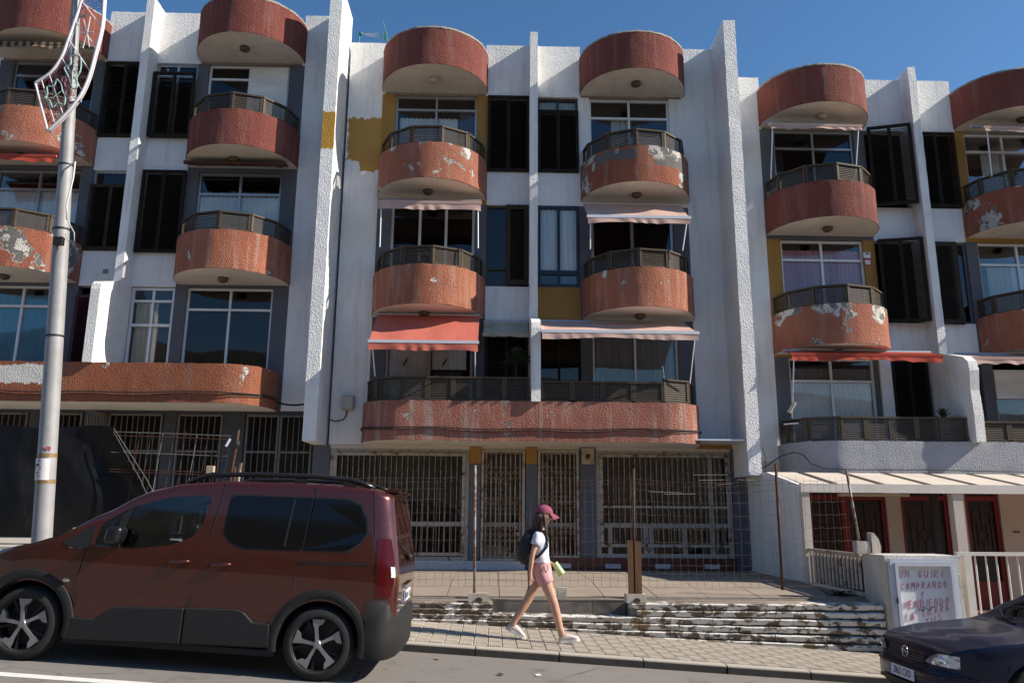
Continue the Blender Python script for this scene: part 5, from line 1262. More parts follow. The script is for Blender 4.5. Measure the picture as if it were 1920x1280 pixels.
for sgn in (-1, 1): MB().box(-2.45,-.45,min(sgn*.80,sgn*.88),max(sgn*.80,sgn*.88),.19,.245).build('sill', CLAD, van, local=True)
# handles, indicator, badge strip, mirror
for x in (-1.45, -1.05):
    for sgn in (-1, 1):
        MB().lathe((x-.03, sgn*(vy(x,1.0)-.004), 1.0), [(.001,0),(.05,sgn*.002),(.06,sgn*.004)], 'y', 16).build('handle_cup', SEAM, van, local=True)
        MB().tube([(x-.11, sgn*(vy(x,1.0)+.005), .985), (x-.08, sgn*(vy(x,1.0)+.035), .99), (x+.06, sgn*(vy(x,1.0)+.035), 1.0), (x+.10, sgn*(vy(x,1.0)+.005), 1.0)], [.012,.017,.017,.012], 8).build('door_handle', PAINT, van, smooth=True, local=True)
for sgn in (-1, 1):
    MB().sphere((-2.505, sgn*(vy(-2.5,.75)+.004), .75), .034, .012, .017, 14, 8).build('indicator', simple('clear_lamp', (.65,.55,.45), .2), van, smooth=True, local=True)
    bevelled(MB().obox((-2.06, sgn*1.01, 1.20), (.075,0,.0), (0,.10,0), (.012,0,.085)).build('mirror', simple('gloss_black', (.006,.006,.007), .35), van, local=True), .05, 4)
    MB().bar((-2.10, sgn*.88, 1.10), (-2.08, sgn*.97, 1.13), .08, .05).build('mirror_arm', CLAD, van, local=True)
flank([(-2.53,1.045),(-2.53,1.055),(-2.41,1.06),(-2.41,1.05)], ALU, 'side_badge', .004)
# roof rails
for sgn in (-1, 1):
    y = sgn*.665; P = [(-1.60,1.735),(-1.48,1.80),(-1.35,1.84),(-.9,1.875),(-.3,1.895),(.05,1.89),(.18,1.86),(.30,1.82)]
    ro = MB().tube([(x+vlean(x,z), y, z) for x, z in smooth_path([(x, z) for x, z in P], 5)] if False else [(x, y, z) for x, z in P], .024, 8).build('roof_rail', simple('rail_black', (.012,.012,.013), .3), van, smooth=True, local=True)
    for x in (-1.3,-.45,.05): MB().obox((x, y, 1.835), (.06,0,0), (0,.018,0), (0,0,.03)).build('rail_foot', CLAD, van, local=True)
# rear: window, lamps, bumper, plate
RG = [( -.66,1.12),(.66,1.12),(.62,1.68),(.52,1.725),(-.52,1.725),(-.62,1.68)]
def rear_panel(poly, mat, nm, off, bulge=.02):
    n = len(poly); f = lambda y, z, o_: (.655+vlean(.655, z)+o_-bulge*(y/.7)**2, y, z)
    MB().add([f(y, z, off) for y, z in poly]+[f(y, z, off-.03) for y, z in poly], [tuple(range(n)), tuple(reversed(range(n,2*n)))]+[(i, i+n, (i+1)%n+n, (i+1)%n) for i in range(n)]).build(nm, mat, van, local=True, recalc=True)
rear_panel(rounded(RG,.06), TINT, 'rear_window', .012)
for sgn in (-1, 1):
    rows = []
    for j in range(13):
        z = .79+.55*j/12; rows.append([((x+vlean(x,z))+.010, sgn*(vy(x,z)+.008), z) for x in (.432+.012*abs(j-6)/6,.47,.505,.54,.57,.595-.01*abs(j-7)/6,.615-.03*abs(j-7)/6)])
    MB().grid(rows).build('tail_lamp', REDL, van, smooth=True, local=True)
    mb = MB(); rows = []
    for j in range(5): z = .98+.10*j/4; rows.append([((x+vlean(x,z))+.016, sgn*(vy(x,z)+.011), z) for x in (.565,.588,.605)])
    mb.grid(rows).build('reversing_lamp', WHT, van, smooth=True, local=True)
bp = [(.385,-.918),(.48,-.925),(.57,-.90),(.64,-.82),(.685,-.62),(.70,-.3),(.70,0)]; bp = bp+[(x, -y) for x, y in reversed(bp[:-1])]
rows = []
for (z, ins) in ((.225,.03),(.25,.0),(.42,.0),(.58,.0),(.63,.03),(.645,.07)): rows.append([(x-ins*(.9 if abs(y) < .85 else .1), y*(1-ins*.6), z+(.12 if abs(y) > .88 and z > .6 else .06 if abs(y) > .8 and z > .6 else 0)) for x, y in bp])
MB().grid(rows).build('rear_bumper', CLAD, van, smooth=True, local=True, angle=50)
MB().box(.66,.672,-.26,.26,.70,.81).build('number_plate', WHT, van, local=True); MB().box(.673,.676,-.26,-.215,.70,.81).build('plate_strip', PBLUE, van, local=True)
tag(MB().add([p for k in range(7) for p in ((.6735,-.19+.06*k,.725),(.6735,-.155+.06*k,.725),(.6735,-.155+.06*k,.785),(.6735,-.19+.06*k,.785))], [(4*k,4*k+1,4*k+2,4*k+3) for k in range(7) if k != 4]).build('plate_digits', BLACK, van, local=True), kind='stuff')
MB().box(.66,.685,-.34,.34,.84,.88).build('boot_handle', CHROME, van, local=True)
MB().tube([(.655,-.02,1.14),(.635,-.25,1.22),(.61,-.50,1.26)],.012,6).build('rear_wiper', CLAD, van, local=True); MB().sphere((.655,-.02,1.14),.035,.05,.04,10,6).build('wiper_boss', CLAD, van, smooth=True, local=True)
MB().box(.40,.54,-.58,.58,1.79,1.822).build('roof_spoiler', PAINT, van, local=True)
for (x) in (-.05, -2.84):
    for sgn in (-1, 1): wheel(van, x, sgn*.885, .33, .335, sgn)
SEATM = simple('seat_cloth', (.03,.03,.033), .9, 0, .2, 20)
for sgn in (-1, 1):
    st_ = MB().obox((-1.50, sgn*.38, .88), (.25,0,.03), (0,.23,0), (0,0,.08)).build('seat', SEATM, van, local=True); bevelled(st_, .04, 3)
    b_ = MB().obox((-1.22, sgn*.38, 1.18), (.06,0,-.02), (0,.22,0), (.08,0,.30)).build('seat_back', SEATM, van, local=True); bevelled(b_, .04, 3)
    h_ = MB().obox((-1.13, sgn*.38, 1.54), (.05,0,0), (0,.12,0), (.015,0,.07)).build('head_rest', SEATM, van, local=True); bevelled(h_, .03, 3)
bevelled(MB().obox((-2.22, 0, .98), (.17,0,0), (0,.72,0), (0,0,.12)).build('dashboard', CLAD, van, local=True), .05, 3)
MB().tube([(-1.92+.05*math.sin(t_*.3927), -.38+.19*math.cos(t_*.3927), 1.12+.18*math.sin(t_*.3927)) for t_ in range(16)], .016, 6, closed=True).build('steering_wheel', SEATM, van, smooth=True, local=True)
bevelled(MB().box(-2.02,-1.98,-.10,.10,1.50,1.57).build('inner_mirror', CLAD, van, local=True), .01)
# front end (outside the frame, built for other viewpoints)
MB().obox((-3.56,0,.52),(.06,0,0),(0,.55,0),(0,0,.20)).build('front_grille', CLAD, van, local=True)
for sgn in (-1, 1): MB().sphere((-3.33, sgn*.70, .90), .20, .10, .07, 14, 8).build('headlamp', simple('lamp_blue_glass', (.35,.45,.6), .15), van, smooth=True, local=True)
ws = MB(); rows = []
for j in range(7):
    f = j/6; x = -2.62+.80*f; z = interp(top, x)+.004; h = .80-.14*f; rows.append([(x-.03*(y/.8)**2*0, y*h/.8, z-.025*(abs(y)/.8)**3) for y in (-.8,-.6,-.3,0,.3,.6,.8)])
ws.grid(rows).build('windscreen', CARGLASS, van, smooth=True, local=True)

# ---- dark blue hatchback
CX0 = 4.40; car = thing('car', 'dark navy hatchback nose parked in the bottom right corner', 'car', (CX0, 8.90, zr(CX0)-.03), (0, -tang, 0))
NAVYP = carpaint('navy_paint', (.004,.007,.028), .1, .25, (.03,.03,.04), .05); NAVYP.node_tree.nodes['Principled BSDF'].inputs['Coat Weight'].default_value = .3; NAVYP.node_tree.nodes['Principled BSDF'].inputs['Specular IOR Level'].default_value = .25
ctop = [(0,.50),(.03,.585),(.08,.655),(.15,.70),(.3,.745),(.6,.81),(.95,.865),(1.22,.91),(1.30,.95),(1.6,1.13),(2.0,1.345),(2.3,1.41),(3.1,1.40),(3.5,1.30),(3.95,.98),(4.06,.90),(4.11,.70)]
cplan = [(0,.55),(.04,.70),(.10,.80),(.2,.88),(.35,.945),(.55,.985),(.8,1.0),(3.4,1.0),(3.8,.96),(4.0,.88),(4.11,.75)]
lowc = [(.80,.19),(.92,.20),(.965,.26),(.985,.38),(1.0,.5),(1.0,.6),(.995,.70)]
xsc = [0,.015,.03,.055,.08,.11,.15,.2,.27,.35,.45,.55,.7,.85,1.0,1.1,1.2,1.28,1.4,1.55,1.7,1.85,2.0,2.15,2.3,2.6,2.9,3.1,3.3,3.5,3.7,3.85,3.95,4.02,4.06,4.09,4.11]
car_body('body', xsc, ctop, cplan, lowc, .80, .855, .30, lambda x, z: 0, .19, NAVYP, car, [(.88,.30),(3.49,.30)], .345)
for x in (.88, 3.49):
    for sgn in (-1, 1): wheel(car, x, sgn*.83, .30, .305, sgn, 6)
def front_pt(y, z, off=0.0): return sum(front_raw(abs(y)+d) for d in (-.06,-.04,-.02,0,.02,.04,.06))/7-off
def front_raw(y):
    """x of the nose surface for lateral y (inverse of the plan curve)"""
    w = abs(y)/.855
    for (a, u), (b, v) in zip(cplan[:6], cplan[1:7]):
        if w <= v: return a+(b-a)*max(0, (w-u)/(v-u))
    return .8
def zx(z):                                                # the nose leans back above the bumper
    for (a, u), (b, v) in zip(ctop[:5], ctop[1:6]):
        if z <= v: return max(0, a+(b-a)*(z-u)/(v-u))
    return .2
def nose(y, z, off=0.0): return (max(front_pt(y, z), zx(z)*.9)-off, y, z)
def nose_patch(ys, zfun, mat, nm, off, nz=5):
    rows = []
    for j in range(nz+1): rows.append([nose(y, zfun(y)[0]+(zfun(y)[1]-zfun(y)[0])*j/nz, off) for y in ys])
    return MB().grid(rows).build(nm, mat, car, smooth=True, local=True)
HL = NT('headlamp_lens'); HL = HL.fin((.50,.58,.66), .12, .8, HL.bump(HL.voro(16), .012, .5), .8)
for sgn in (-1, 1):
    ys = [sgn*(.40+.442*k/24) for k in range(25)]
    def hz(y):
        t0 = (abs(y)-.40)/.442; e_ = math.sqrt(max(.05, 1-(max(0, t0-.93)/.075)**2)); lo, hi = .525-.015*t0, .53+.115*math.sin(min(1, t0*2.0)*1.5708)-.02*t0; m_ = (lo+hi)/2
        return (m_+(lo-m_)*e_, m_+(hi-m_)*e_)
    nose_patch(ys, hz, HL, 'headlamp', .012); nose_patch([sgn*(.385+.462*k/24) for k in range(25)], lambda y: (hz(y)[0]-.012, hz(y)[1]+.012), SEAM, 'headlamp_gasket', .006)
    MB().sphere((nose(sgn*.60,.57)[0]+.01, sgn*.60, .575), .03, .05, .04, 14, 8).build('reflector', CHROME, car, smooth=True, local=True)
GR = NT('grille_black').fin((.006,.006,.007), .5)
gy = [-.38,-.3,-.15,0,.15,.3,.38]; nose_patch(gy, lambda y: (.50, .615-.05*(y/.38)**2), GR, 'grille', .006)
for k in range(4):
    z = .515+.025*k; MB().tube([nose(y, z, .012) for y in (-.36,-.2,0,.2,.36)], .004, 5).build('grille_bar', NAVYP, car, local=True)
cx_, cz_ = nose(0,.565,.02)[0], .565
MB().tube([(cx_, .055*math.cos(t*.3927), cz_+.055*math.sin(t*.3927)) for t in range(16)], .006, 6, closed=True).build('emblem_ring', CHROME, car, smooth=True, local=True)
MB().tube([(cx_,.085,cz_+.005),(cx_,-.005,cz_+.012),(cx_,.005,cz_-.012),(cx_,-.085,cz_-.005)], .006, 5).build('emblem_bolt', CHROME, car, local=True)
by = [-.80,-.74,-.66,-.55,-.4,-.2,0,.2,.4,.55,.66,.74,.80]
rows = [[(front_pt(y, z)-o_, y, z) for y in by] for z, o_ in ((.20,-.03),(.24,.02),(.30,.035),(.40,.04),(.46,.035),(.49,.005))]
MB().grid(rows).build('front_bumper', NAVYP, car, smooth=True, local=True, angle=50)
MB().tube([(front_pt(y, .43)-.042, y, .43) for y in by], .010, 6).build('bumper_strip', GR, car, local=True)
nose_patch([-.5,-.3,0,.3,.5], lambda y: (.235,.275), GR, 'lower_intake', .045)
MB().box(-.052,-.042,-.26,.26,.30,.41).build('number_plate', WHT, car, local=True); MB().box(-.0545,-.0525,.215,.26,.30,.41).build('plate_strip', PBLUE, car, local=True)
tc = bpy.data.curves.new('plate_text', 'FONT'); tc.body = '2862 CRD'; tc.size = .102; tc.align_x = 'CENTER'; tc.align_y = 'CENTER'; tc.extrude = .0008
to = bpy.data.objects.new('plate_text', tc); col.objects.link(to); dg = bpy.context.evaluated_depsgraph_get(); dg.update()
tme_ = bpy.data.meshes.new_from_object(to.evaluated_get(dg)); bpy.data.objects.remove(to, do_unlink=True); tme_.materials.clear(); tme_.materials.append(BLACK)
o = put('plate_text', tme_, car, True); o.location = (-.0535, -.02, .355); o.rotation_euler = (R(90), 0, R(-90)); o.scale = (.86, 1.0, 1); tag(o, kind='stuff')
rows = []
for j in range(8):
    f = j/7; x = 1.25+.72*f; z = interp(ctop, x)+.004; h = .72-.15*f; rows.append([(x, y*h/.72, z-.03*(abs(y)/.72)**3) for y in (-.72,-.5,-.25,0,.25,.5,.72)])
MB().grid(rows).build('windscreen', TINT, car, smooth=True, local=True)
for sgn in (-1, 1): MB().tube([(1.22,sgn*.3-.3,.925),(1.30,sgn*.3+.05,.965),(1.40,sgn*.3+.25,1.03)],.008,5).build('wiper', GR, car, local=True)
def cside(poly, mat, nm):
    for sgn in (-1, 1):
        n = len(poly); f = lambda x, z, o_: (x, sgn*(.855*.99-max(0, z-.80)*.30+o_), z)
        MB().add([f(x, z, .006) for x, z in poly]+[f(x, z, -.02) for x, z in poly], [tuple(range(n)), tuple(reversed(range(n,2*n)))]+[(i, i+n, (i+1)%n+n, (i+1)%n) for i in range(n)]).build(nm, mat, car, local=True, recalc=True)
cside(rounded([(1.42,.90),(1.95,1.26),(2.42,1.33),(2.42,.90)],.03), TINT, 'front_side_window'); cside(rounded([(2.50,.90),(2.50,1.33),(3.15,1.31),(3.5,1.12),(3.45,.92)],.03), TINT, 'rear_side_window')
for sgn in (-1, 1): MB().sphere((1.62, sgn*.95, .93), .05, .10, .07, 14, 8).build('mirror', NAVYP, car, smooth=True, local=True)
hoodline = [(.16,-.50),(.35,-.60),(.8,-.68),(1.2,-.74)]
for sgn in (-1, 1): MB().tube([(x, sgn*-y, interp(ctop, x)-.012-.10*(abs(y)/.855)**4) for x, y in hoodline], .004, 5).build('bonnet_gap', SEAM, car, local=True)
# ------------------------------------------------------------------ the walking person
PX, PY = .66, 10.78; G0 = zp(PX)+.008
per = thing('person', 'person in maroon cap, white T-shirt and pink shorts walking along the pavement', 'person', (PX, PY, G0))
SKIN = NT('skin'); SKIN.b.inputs['Subsurface Weight'].default_value = .08; SKIN = SKIN.fin(SKIN.mix(SKIN.rng(SKIN.noise(11, 5, .6), .35, .7), (.52,.31,.215), (.44,.235,.165)), .5)
def skinned(name, V, E, mat, parent, sub=2, root=0, post=None):
    me = bpy.data.meshes.new(name); me.from_pydata([v[:3] for v in V], E, []); me.materials.append(mat)
    o = bpy.data.objects.new(name, me); col.objects.link(o)
    md = o.modifiers.new('skin', 'SKIN'); md.use_smooth_shade = True
    if not me.skin_vertices:
        bm = bmesh.new(); bm.from_mesh(me); bm.verts.layers.skin.verify(); bm.to_mesh(me); bm.free()
    for i, v in enumerate(V):
        sv = me.skin_vertices[0].data[i]; r = v[3]; sv.radius = r if isinstance(r, tuple) else (r, r); sv.use_root = (i == root)
    s2 = o.modifiers.new('sub', 'SUBSURF'); s2.levels = sub; s2.render_levels = sub
    dg = bpy.context.evaluated_depsgraph_get(); dg.update()
    nm = bpy.data.meshes.new_from_object(o.evaluated_get(dg)); bpy.data.objects.remove(o, do_unlink=True)
    nm.name = name
    if post: post(nm)
    nm.polygons.foreach_set('use_smooth', [True]*len(nm.polygons))
    if not nm.materials: nm.materials.append(mat)
    return put(name, nm, parent)
Wp = lambda x, y, z: (x, PY+y, z)
V = []; E = []
def jn(p, r, prev=None):
    V.append((*Wp(*p), r)); k = len(V)-1
    if prev is not None: E.append((prev, k))
    return k
pel = jn((.635,0,.94),(.115,.085)); wst = jn((.622,0,1.07),(.095,.072),pel); chs = jn((.605,0,1.25),(.115,.085),wst); ush = jn((.607,0,1.36),(.10,.065),chs); nkb = jn((.63,0,1.43),.052,ush); nk = jn((.652,0,1.49),.045,nkb)
hd = jn((.685,0,1.565),.082,nk); hd2 = jn((.683,0,1.635),.092,hd); hd3 = jn((.675,0,1.70),.06,hd2)
def arm(sy, sh, el, wr, pm, tips, thumb):
    a = jn(sh,.048,ush); m = jn(tuple((Vector(sh)+Vector(el))/2),.042,a); b = jn(el,.034,m); c = jn(tuple((Vector(el)*.55+Vector(wr)*.45)),.035,b); d = jn(wr,.022,c); e = jn(pm,(.026,.02),d)
    for t in tips:
        mid = tuple((Vector(pm)*.45+Vector(t)*.55)+Vector((.006,0,0))); f = jn(mid,.0095,e); jn(t,.008,f)
    f = jn(thumb[0],.011,d); jn(thumb[1],.009,f)
arm(-1,(.588,-.145,1.375),(.505,-.20,1.115),(.475,-.195,.885),(.478,-.19,.825),[(.462,-.205,.745),(.476,-.195,.735),(.490,-.185,.74),(.502,-.175,.755)],[(.505,-.175,.83),(.522,-.17,.785)])
arm(1,(.60,.145,1.375),(.60,.20,1.12),(.775,.15,.985),(.83,.12,.965),[(.89,.10,.985),(.895,.095,.965),(.89,.095,.945),(.88,.10,.93)],[(.835,.09,.99),(.87,.075,.995)])
def leg(hp, kn, an, toe, heel):
    a = jn(hp,(.088,.085),pel); m = jn(tuple(Vector(hp)*.5+Vector(kn)*.5),.080,a); b = jn(kn,.058,m); c = jn(tuple(Vector(kn)*.66+Vector(an)*.34),.058,b); d = jn(an,.036,c); jn(heel,.03,d); jn(toe,.028,d)
leg((.655,-.085,.86),(.795,-.10,.50),(.892,-.10,.115),(.97,-.10,.085),(.878,-.10,.06))
leg((.615,.085,.86),(.455,.09,.52),(.245,.09,.215),(.30,.09,.13),(.215,.09,.17))
def nose_push(me):
    tip = Vector(Wp(.79,0,1.575))
    for v in me.vertices:
        d = (v.co-Vector(Wp(.762,0,1.578))).length
        if d < .04: v.co += Vector((.022,0,-.004))*(1-d/.04)
        d = (v.co-Vector(Wp(.745,0,1.505))).length
        if d < .04: v.co += Vector((.012,0,0))*(1-d/.04)
skinned('body', V, E, SKIN, per, 2, 0, nose_push)
def loft(name, rings, mat, parent, n=20, smooth=True):
    """rings: (cx, cy, cz, rx, ry, tilt) ellipses"""
    rows = []
    for (cx, cy, cz, rx, ry, tl) in rings:
        rows.append([Vector(Wp(cx, cy, cz))+Matrix.Rotation(tl, 3, 'Y') @ Vector((rx*math.cos(2*math.pi*k/n), ry*math.sin(2*math.pi*k/n), 0)) for k in range(n)])
    rows = [[jit(p, .004, 22) for p in r_] for r_ in rows]
    return MB().grid(rows, closed=True).build(name, mat, parent, smooth=smooth)
def fabric(name, c, k=.6): 
    t = NT(name); n = t.noise(9, 4, .6, t.mapped((1,1,.6))); return t.fin(t.mix(t.rng(n,.3,.7,0,.5), c, tuple(x*.8 for x in c)), .85, 0, t.bump(t.math('ADD', n, t.math('MULTIPLY', t.noise(22, 3, .6, t.mapped((1,1,.35), (0,0,0), (0,.6,0))), .6)), .03*k))
TEE = fabric('white_cotton', (.68,.70,.76)); PINK = fabric('pink_cotton', (.56,.30,.30)); 
loft('t_shirt', [(.632,0,1.015,.118,.158,0),(.628,0,1.03,.122,.163,0),(.622,0,1.10,.113,.152,0),(.612,0,1.2,.122,.160,0),(.607,0,1.28,.126,.165,0),(.604,0,1.35,.108,.165,0),(.606,0,1.395,.085,.145,.1),(.618,0,1.43,.068,.09,.2),(.625,0,1.445,.058,.065,.2)], TEE, per)
for sy, sh, el in ((-1,(.588,-.145,1.375),(.505,-.20,1.115)),(1,(.60,.145,1.375),(.60,.20,1.12))):
    s0, e0 = Vector(sh), Vector(el); tl = math.atan2((s0-e0).x, (s0-e0).z)
    loft('sleeve', [(*(s0+(e0-s0)*f+Vector((0,-.0*sy,0))), r_, r_*1.05, tl) for f, r_ in ((-.12,.035),(-.05,.056),(.1,.064),(.3,.064),(.48,.062),(.49,.055))], TEE, per, 16)
loft('shorts', [(.655,0,.845,.125,.165,0),(.648,0,.87,.128,.168,0),(.642,0,.93,.128,.165,0),(.635,0,1.0,.118,.155,0),(.632,0,1.045,.112,.149,0),(.632,0,1.05,.104,.142,0)], PINK, per)
for hp, kn in (((.655,-.085,.86),(.795,-.10,.50)),((.615,.085,.86),(.455,.09,.52))):
    h0, k0 = Vector(hp), Vector(kn); tl = math.atan2((h0-k0).x, (h0-k0).z)
    loft('shorts_leg', [(*(h0+(k0-h0)*f), r_, r_*.98, tl) for f, r_ in ((-.15,.09),(0,.108),(.15,.106),(.27,.104),(.275,.098))], PINK, per, 18)
MB().tube([Wp(.60,-.145,.985),Wp(.63,-.172,.95),Wp(.66,-.175,.93)], .007, 5).build('pocket_flap', fabric('pink_shade', (.40,.2,.2)), per); MB().tube([Wp(.70,-.165,1.0),Wp(.71,-.17,.95),Wp(.69,-.172,.90)], .005, 5).build('belt_tie', fabric('maroon_tie', (.16,.07,.08)), per)
SHOE = fabric('white_trainer', (.62,.56,.52), .3); SOLE = simple('trainer_sole', (.70,.68,.64), .7, 0, .08, 30)
def shoe(heel, toe, y, up_):
    h0, t0 = Vector((heel[0], y, heel[1])), Vector((toe[0], y, toe[1])); d = (t0-h0); L = d.length; d.normalize(); u = Vector((-d.z, 0, d.x))
    rows = []; prof = [(-.02,.0,.012),(.0,.03,.075),(.05,.036,.095),(.10,.037,.10),(.14,.037,.088),(.18,.042,.07),(.22,.044,.055),(.25,.036,.042),(.268,.018,.025)]
    for (s_, w, hgt) in prof:
        ring = []
        for k in range(16):
            a = 2*math.pi*k/16; ring.append(Vector(Wp(*(h0+d*s_*L/.25+Vector((0, w*math.cos(a), 0))+u*(hgt*.5+hgt*.5*math.sin(a)+.012)))))
        rows.append(ring)
    o = MB().grid(rows, closed=True).build('shoe', SHOE, per, smooth=True)
    mb = MB(); out = [(-.022,.0),(-.015,.025),(.02,.038),(.10,.038),(.17,.045),(.23,.047),(.265,.03),(.278,0)]; out = out+[(a, -b) for a, b in reversed(out[1:-1])]; n = len(out)
    mb.add([Wp(*(h0+d*a*L/.25+Vector((0,b,0))+u*hh)) for hh in (0,.026) for a, b in out], [tuple(range(n)), tuple(reversed(range(n,2*n)))]+[(i, i+n, (i+1)%n+n, (i+1)%n) for i in range(n)]); mb.build('sole', SOLE, o, recalc=True)
    mb = MB()
    for k in range(4): s_ = .11+.03*k; c = h0+d*s_*L/.25+u*(.105-.012*k); mb.tube([Wp(*(c+Vector((0,-.025,0)))), Wp(*(c+u*.008)), Wp(*(c+Vector((0,.025,0))))], .004, 4)
    mb.build('laces', SOLE, o)
g = lambda x: zp(x)+.008
shoe((.865, g(.865)+.004), (1.10, g(1.1)+.055), -.10, 0)
shoe((.185, g(.2)+.105), (.405, g(.4)+.002), .09, 0)
# cap, hair, glasses
CAPM = fabric('maroon_cap_cotton', (.27,.055,.10), .3)
rows = []; cc = Vector((.672,0,1.655))
for i in range(9):
    t = math.pi/2*i/8; rows.append([Vector(Wp(*(cc+Matrix.Rotation(.10,3,'Y') @ Vector((.118*math.cos(t)*math.cos(2*math.pi*k/24), .098*math.cos(t)*math.sin(2*math.pi*k/24), .105*math.sin(t)))))) for k in range(24)])
cap = MB().grid(rows, closed=True).build('cap', CAPM, per, smooth=True)
rows = []
for i in range(7):
    f = i/6; rows.append([Wp(.672+(.112+.095*f*(1-.30*(v*v)))*math.cos(v*.85), (.098+.0*f)*math.sin(v*.85)*1.02, 1.650-.055*f-.03*v*v*f+.0) for v in [-1+2*k/10 for k in range(11)]])
MB().grid(rows).grid([[(x, y, z-.006) for x, y, z in r_] for r_ in rows]).build('brim', CAPM, cap, smooth=True); MB().sphere(Wp(.683,0,1.762),.01,.01,.006,8,5).build('button', CAPM, cap)
HAIR = NT('brown_hair'); hn = HAIR.noise(1, 4, .6, HAIR.mapped((60,60,4))); HAIR = HAIR.fin(HAIR.mix(HAIR.rng(hn,.35,.65),(.030,.014,.008),(.085,.040,.02)), .5)
hb = MB(); random.seed(5)
for i in range(230):
    a = random.uniform(R(88), R(272)); rx, ry = .100, .090
    p0 = Vector((.672+rx*math.cos(a), ry*math.sin(a), 1.665+random.uniform(-.03,.0)))
    fr = max(0, math.cos(a)); ln_ = random.uniform(.28,.44)*(1-.3*fr); out = Vector((math.cos(a), math.sin(a), 0))
    drift = Vector((-.045 if math.cos(a) < -.1 else .03, 0, 0))
    pts = [p0]+[p0+out*(.016+.012*math.sin(f*5+i))*(1-.2*f)+drift*f+Vector((0, (1 if p0.y > 0 else -1)*.022*f, -ln_*f)) for f in (.2,.4,.6,.8,1)]
    hb.tube([Wp(*p) for p in pts], [.007,.011,.011,.010,.008,.002], 5)
hb.build('hair', HAIR, per, smooth=True)
sg = MB().tube([Wp(.60,-.088,1.615),Wp(.70,-.090,1.61),Wp(.755,-.075,1.605)], .004, 5); sg.sphere(Wp(.758,-.045,1.597),.012,.032,.020,12,8).sphere(Wp(.758,.045,1.597),.012,.032,.020,12,8).build('sunglasses', simple('dark_lens', (.01,.01,.01), .15), per, smooth=True)
MB().tube([Wp(.768,-.028,1.532),Wp(.774,0,1.531),Wp(.768,.028,1.532)], .006, 6).build('lips', simple('lip', (.36,.13,.11), .5), per, smooth=True)
for sy in (-1,): MB().sphere(Wp(.665,sy*.088,1.585),.016,.01,.028,8,6).build('ear', SKIN, per, smooth=True)
# backpack
bk = thing('backpack', 'black rounded backpack worn by the walking person', 'backpack', Wp(.42,0,1.0)); BKM = fabric('black_nylon', (.010,.010,.012), .5); BKM.node_tree.nodes['Principled BSDF'].inputs['Roughness'].default_value = .6
rows = []
for (z, cx, rx, ry) in ((.975,.475,.02,.05),(.982,.47,.06,.10),(1.0,.455,.09,.125),(1.06,.435,.11,.135),(1.15,.425,.112,.14),(1.25,.435,.105,.135),(1.34,.46,.085,.12),(1.41,.485,.06,.095),(1.44,.50,.035,.06),(1.448,.505,.01,.02)):
    rows.append([jit(Wp(cx+rx*math.copysign(abs(math.cos(2*math.pi*k/24))**.75, math.cos(2*math.pi*k/24)), ry*math.copysign(abs(math.sin(2*math.pi*k/24))**.7, math.sin(2*math.pi*k/24)), z), .005, 12) for k in range(24)])
MB().grid(rows, closed=True).build('bag', BKM, bk, smooth=True)
rows = [[Vector(Wp(cx-.09+.02*abs(v)-.04*math.sqrt(max(0,1-v*v)), .115*v, z)) for v in [-1+k/5 for k in range(11)]] for z, cx in ((1.03,.445),(1.06,.432),(1.12,.427),(1.18,.43),(1.21,.44))]
MB().grid(rows).build('front_pocket', BKM, bk, smooth=True)
for sy in (-1, 1): MB().tube([Wp(.50,sy*.09,1.42),Wp(.57,sy*.11,1.452),Wp(.66,sy*.115,1.42),Wp(.712,sy*.122,1.33),Wp(.70,sy*.15,1.22),Wp(.62,sy*.172,1.13),Wp(.52,sy*.15,1.06)], .017, 6).build('shoulder_strap', BKM, bk, smooth=True)
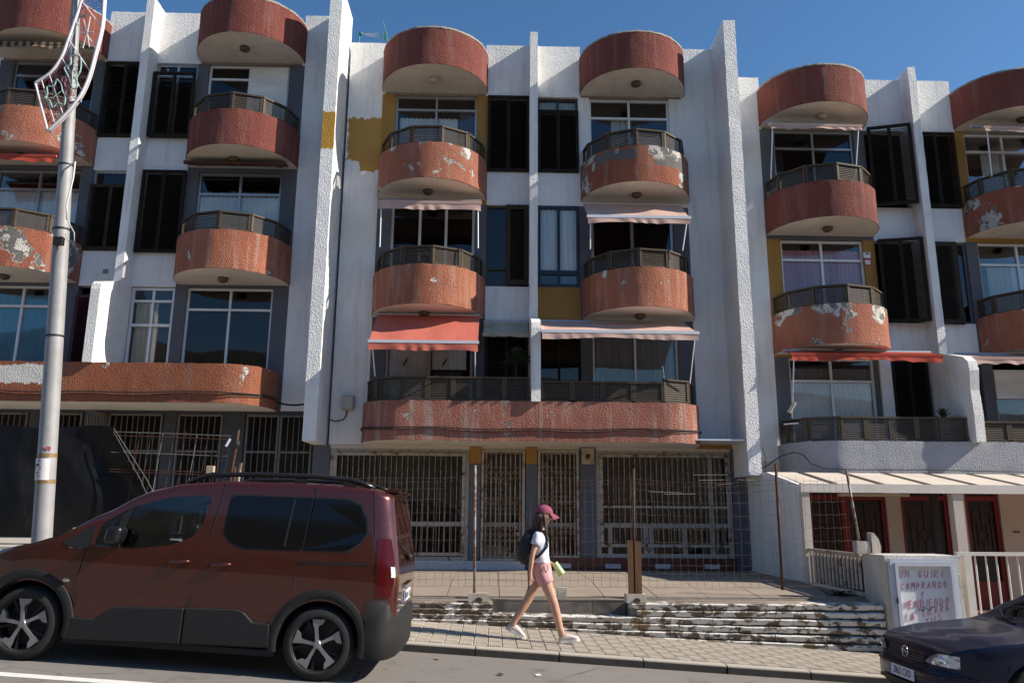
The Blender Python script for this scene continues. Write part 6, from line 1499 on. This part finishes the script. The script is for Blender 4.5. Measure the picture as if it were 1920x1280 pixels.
MB().tube([Wp(.49,-.02,1.45),Wp(.47,-.015,1.495),Wp(.45,.015,1.495),Wp(.45,.02,1.44)], .010, 6).build('carry_loop', fabric('orange_loop', (.30,.08,.04)), bk, smooth=True)
MB().tube([Wp(.335,-.09,1.128),Wp(.365,-.12,1.13),Wp(.41,-.135,1.133)], .006, 5).build('orange_zip', fabric('orange_zip', (.45,.12,.03)), bk)
MB().tube([Wp(.455,-.16,1.02),Wp(.45,-.18,.92),Wp(.455,-.18,.80),Wp(.46,-.175,.68)], .007, 5).build('loose_strap', BKM, bk)
cp_ = thing('cup', 'lime green tumbler held in front of the walking person', 'cup', Wp(.86,.08,.90)); LIME = simple('lime_plastic', (.38,.56,.22), .35, 0, .05)
dd = Vector((.55,0,-.83)).normalized(); c0 = Vector((.815,.06,1.005)); e1 = Vector((0,1,0)); e2 = dd.cross(e1); rows = []
for (s_, r_) in ((0,.001),(0,.040),(.05,.044),(.12,.049),(.17,.053),(.172,.047),(.02,.038)): rows.append([Wp(*(c0+dd*s_+(e1*math.cos(2*math.pi*k/20)+e2*math.sin(2*math.pi*k/20))*r_)) for k in range(20)])
MB().grid(rows, closed=True).build('shell', LIME, cp_, smooth=True, angle=60)
MB().tube([Wp(*(c0+dd*.168+(e1*math.cos(.3142*k)+e2*math.sin(.3142*k))*.051)) for k in range(20)], .004, 5, closed=True).build('rim', LIME, cp_, smooth=True)
# litter on the road
random.seed(3)
for i, (x, y, lab) in enumerate(((-.62,9.55,'dry brown leaf on the asphalt near the kerb'),(.5,9.0,'small pale paper scrap on the asphalt'),(.1,8.9,'dark flattened scrap lying on the road'))):
    mb = MB(); n = 7; c = Vector((x, y, zr(x)+.004)); pts = [c+Vector((math.cos(6.28*k/n)*random.uniform(.02,.05), math.sin(6.28*k/n)*random.uniform(.02,.05), random.uniform(0,.02))) for k in range(n)]
    mb.add(pts+[c+Vector((0,0,.022))], [(k, (k+1)%n, n) for k in range(n)]+[tuple(reversed(range(n)))]); tag(mb.build('litter', [simple('dry_leaf', (.28,.16,.08), .8), WHT, DKST][i]), lab, 'litter', 'litter on the road')
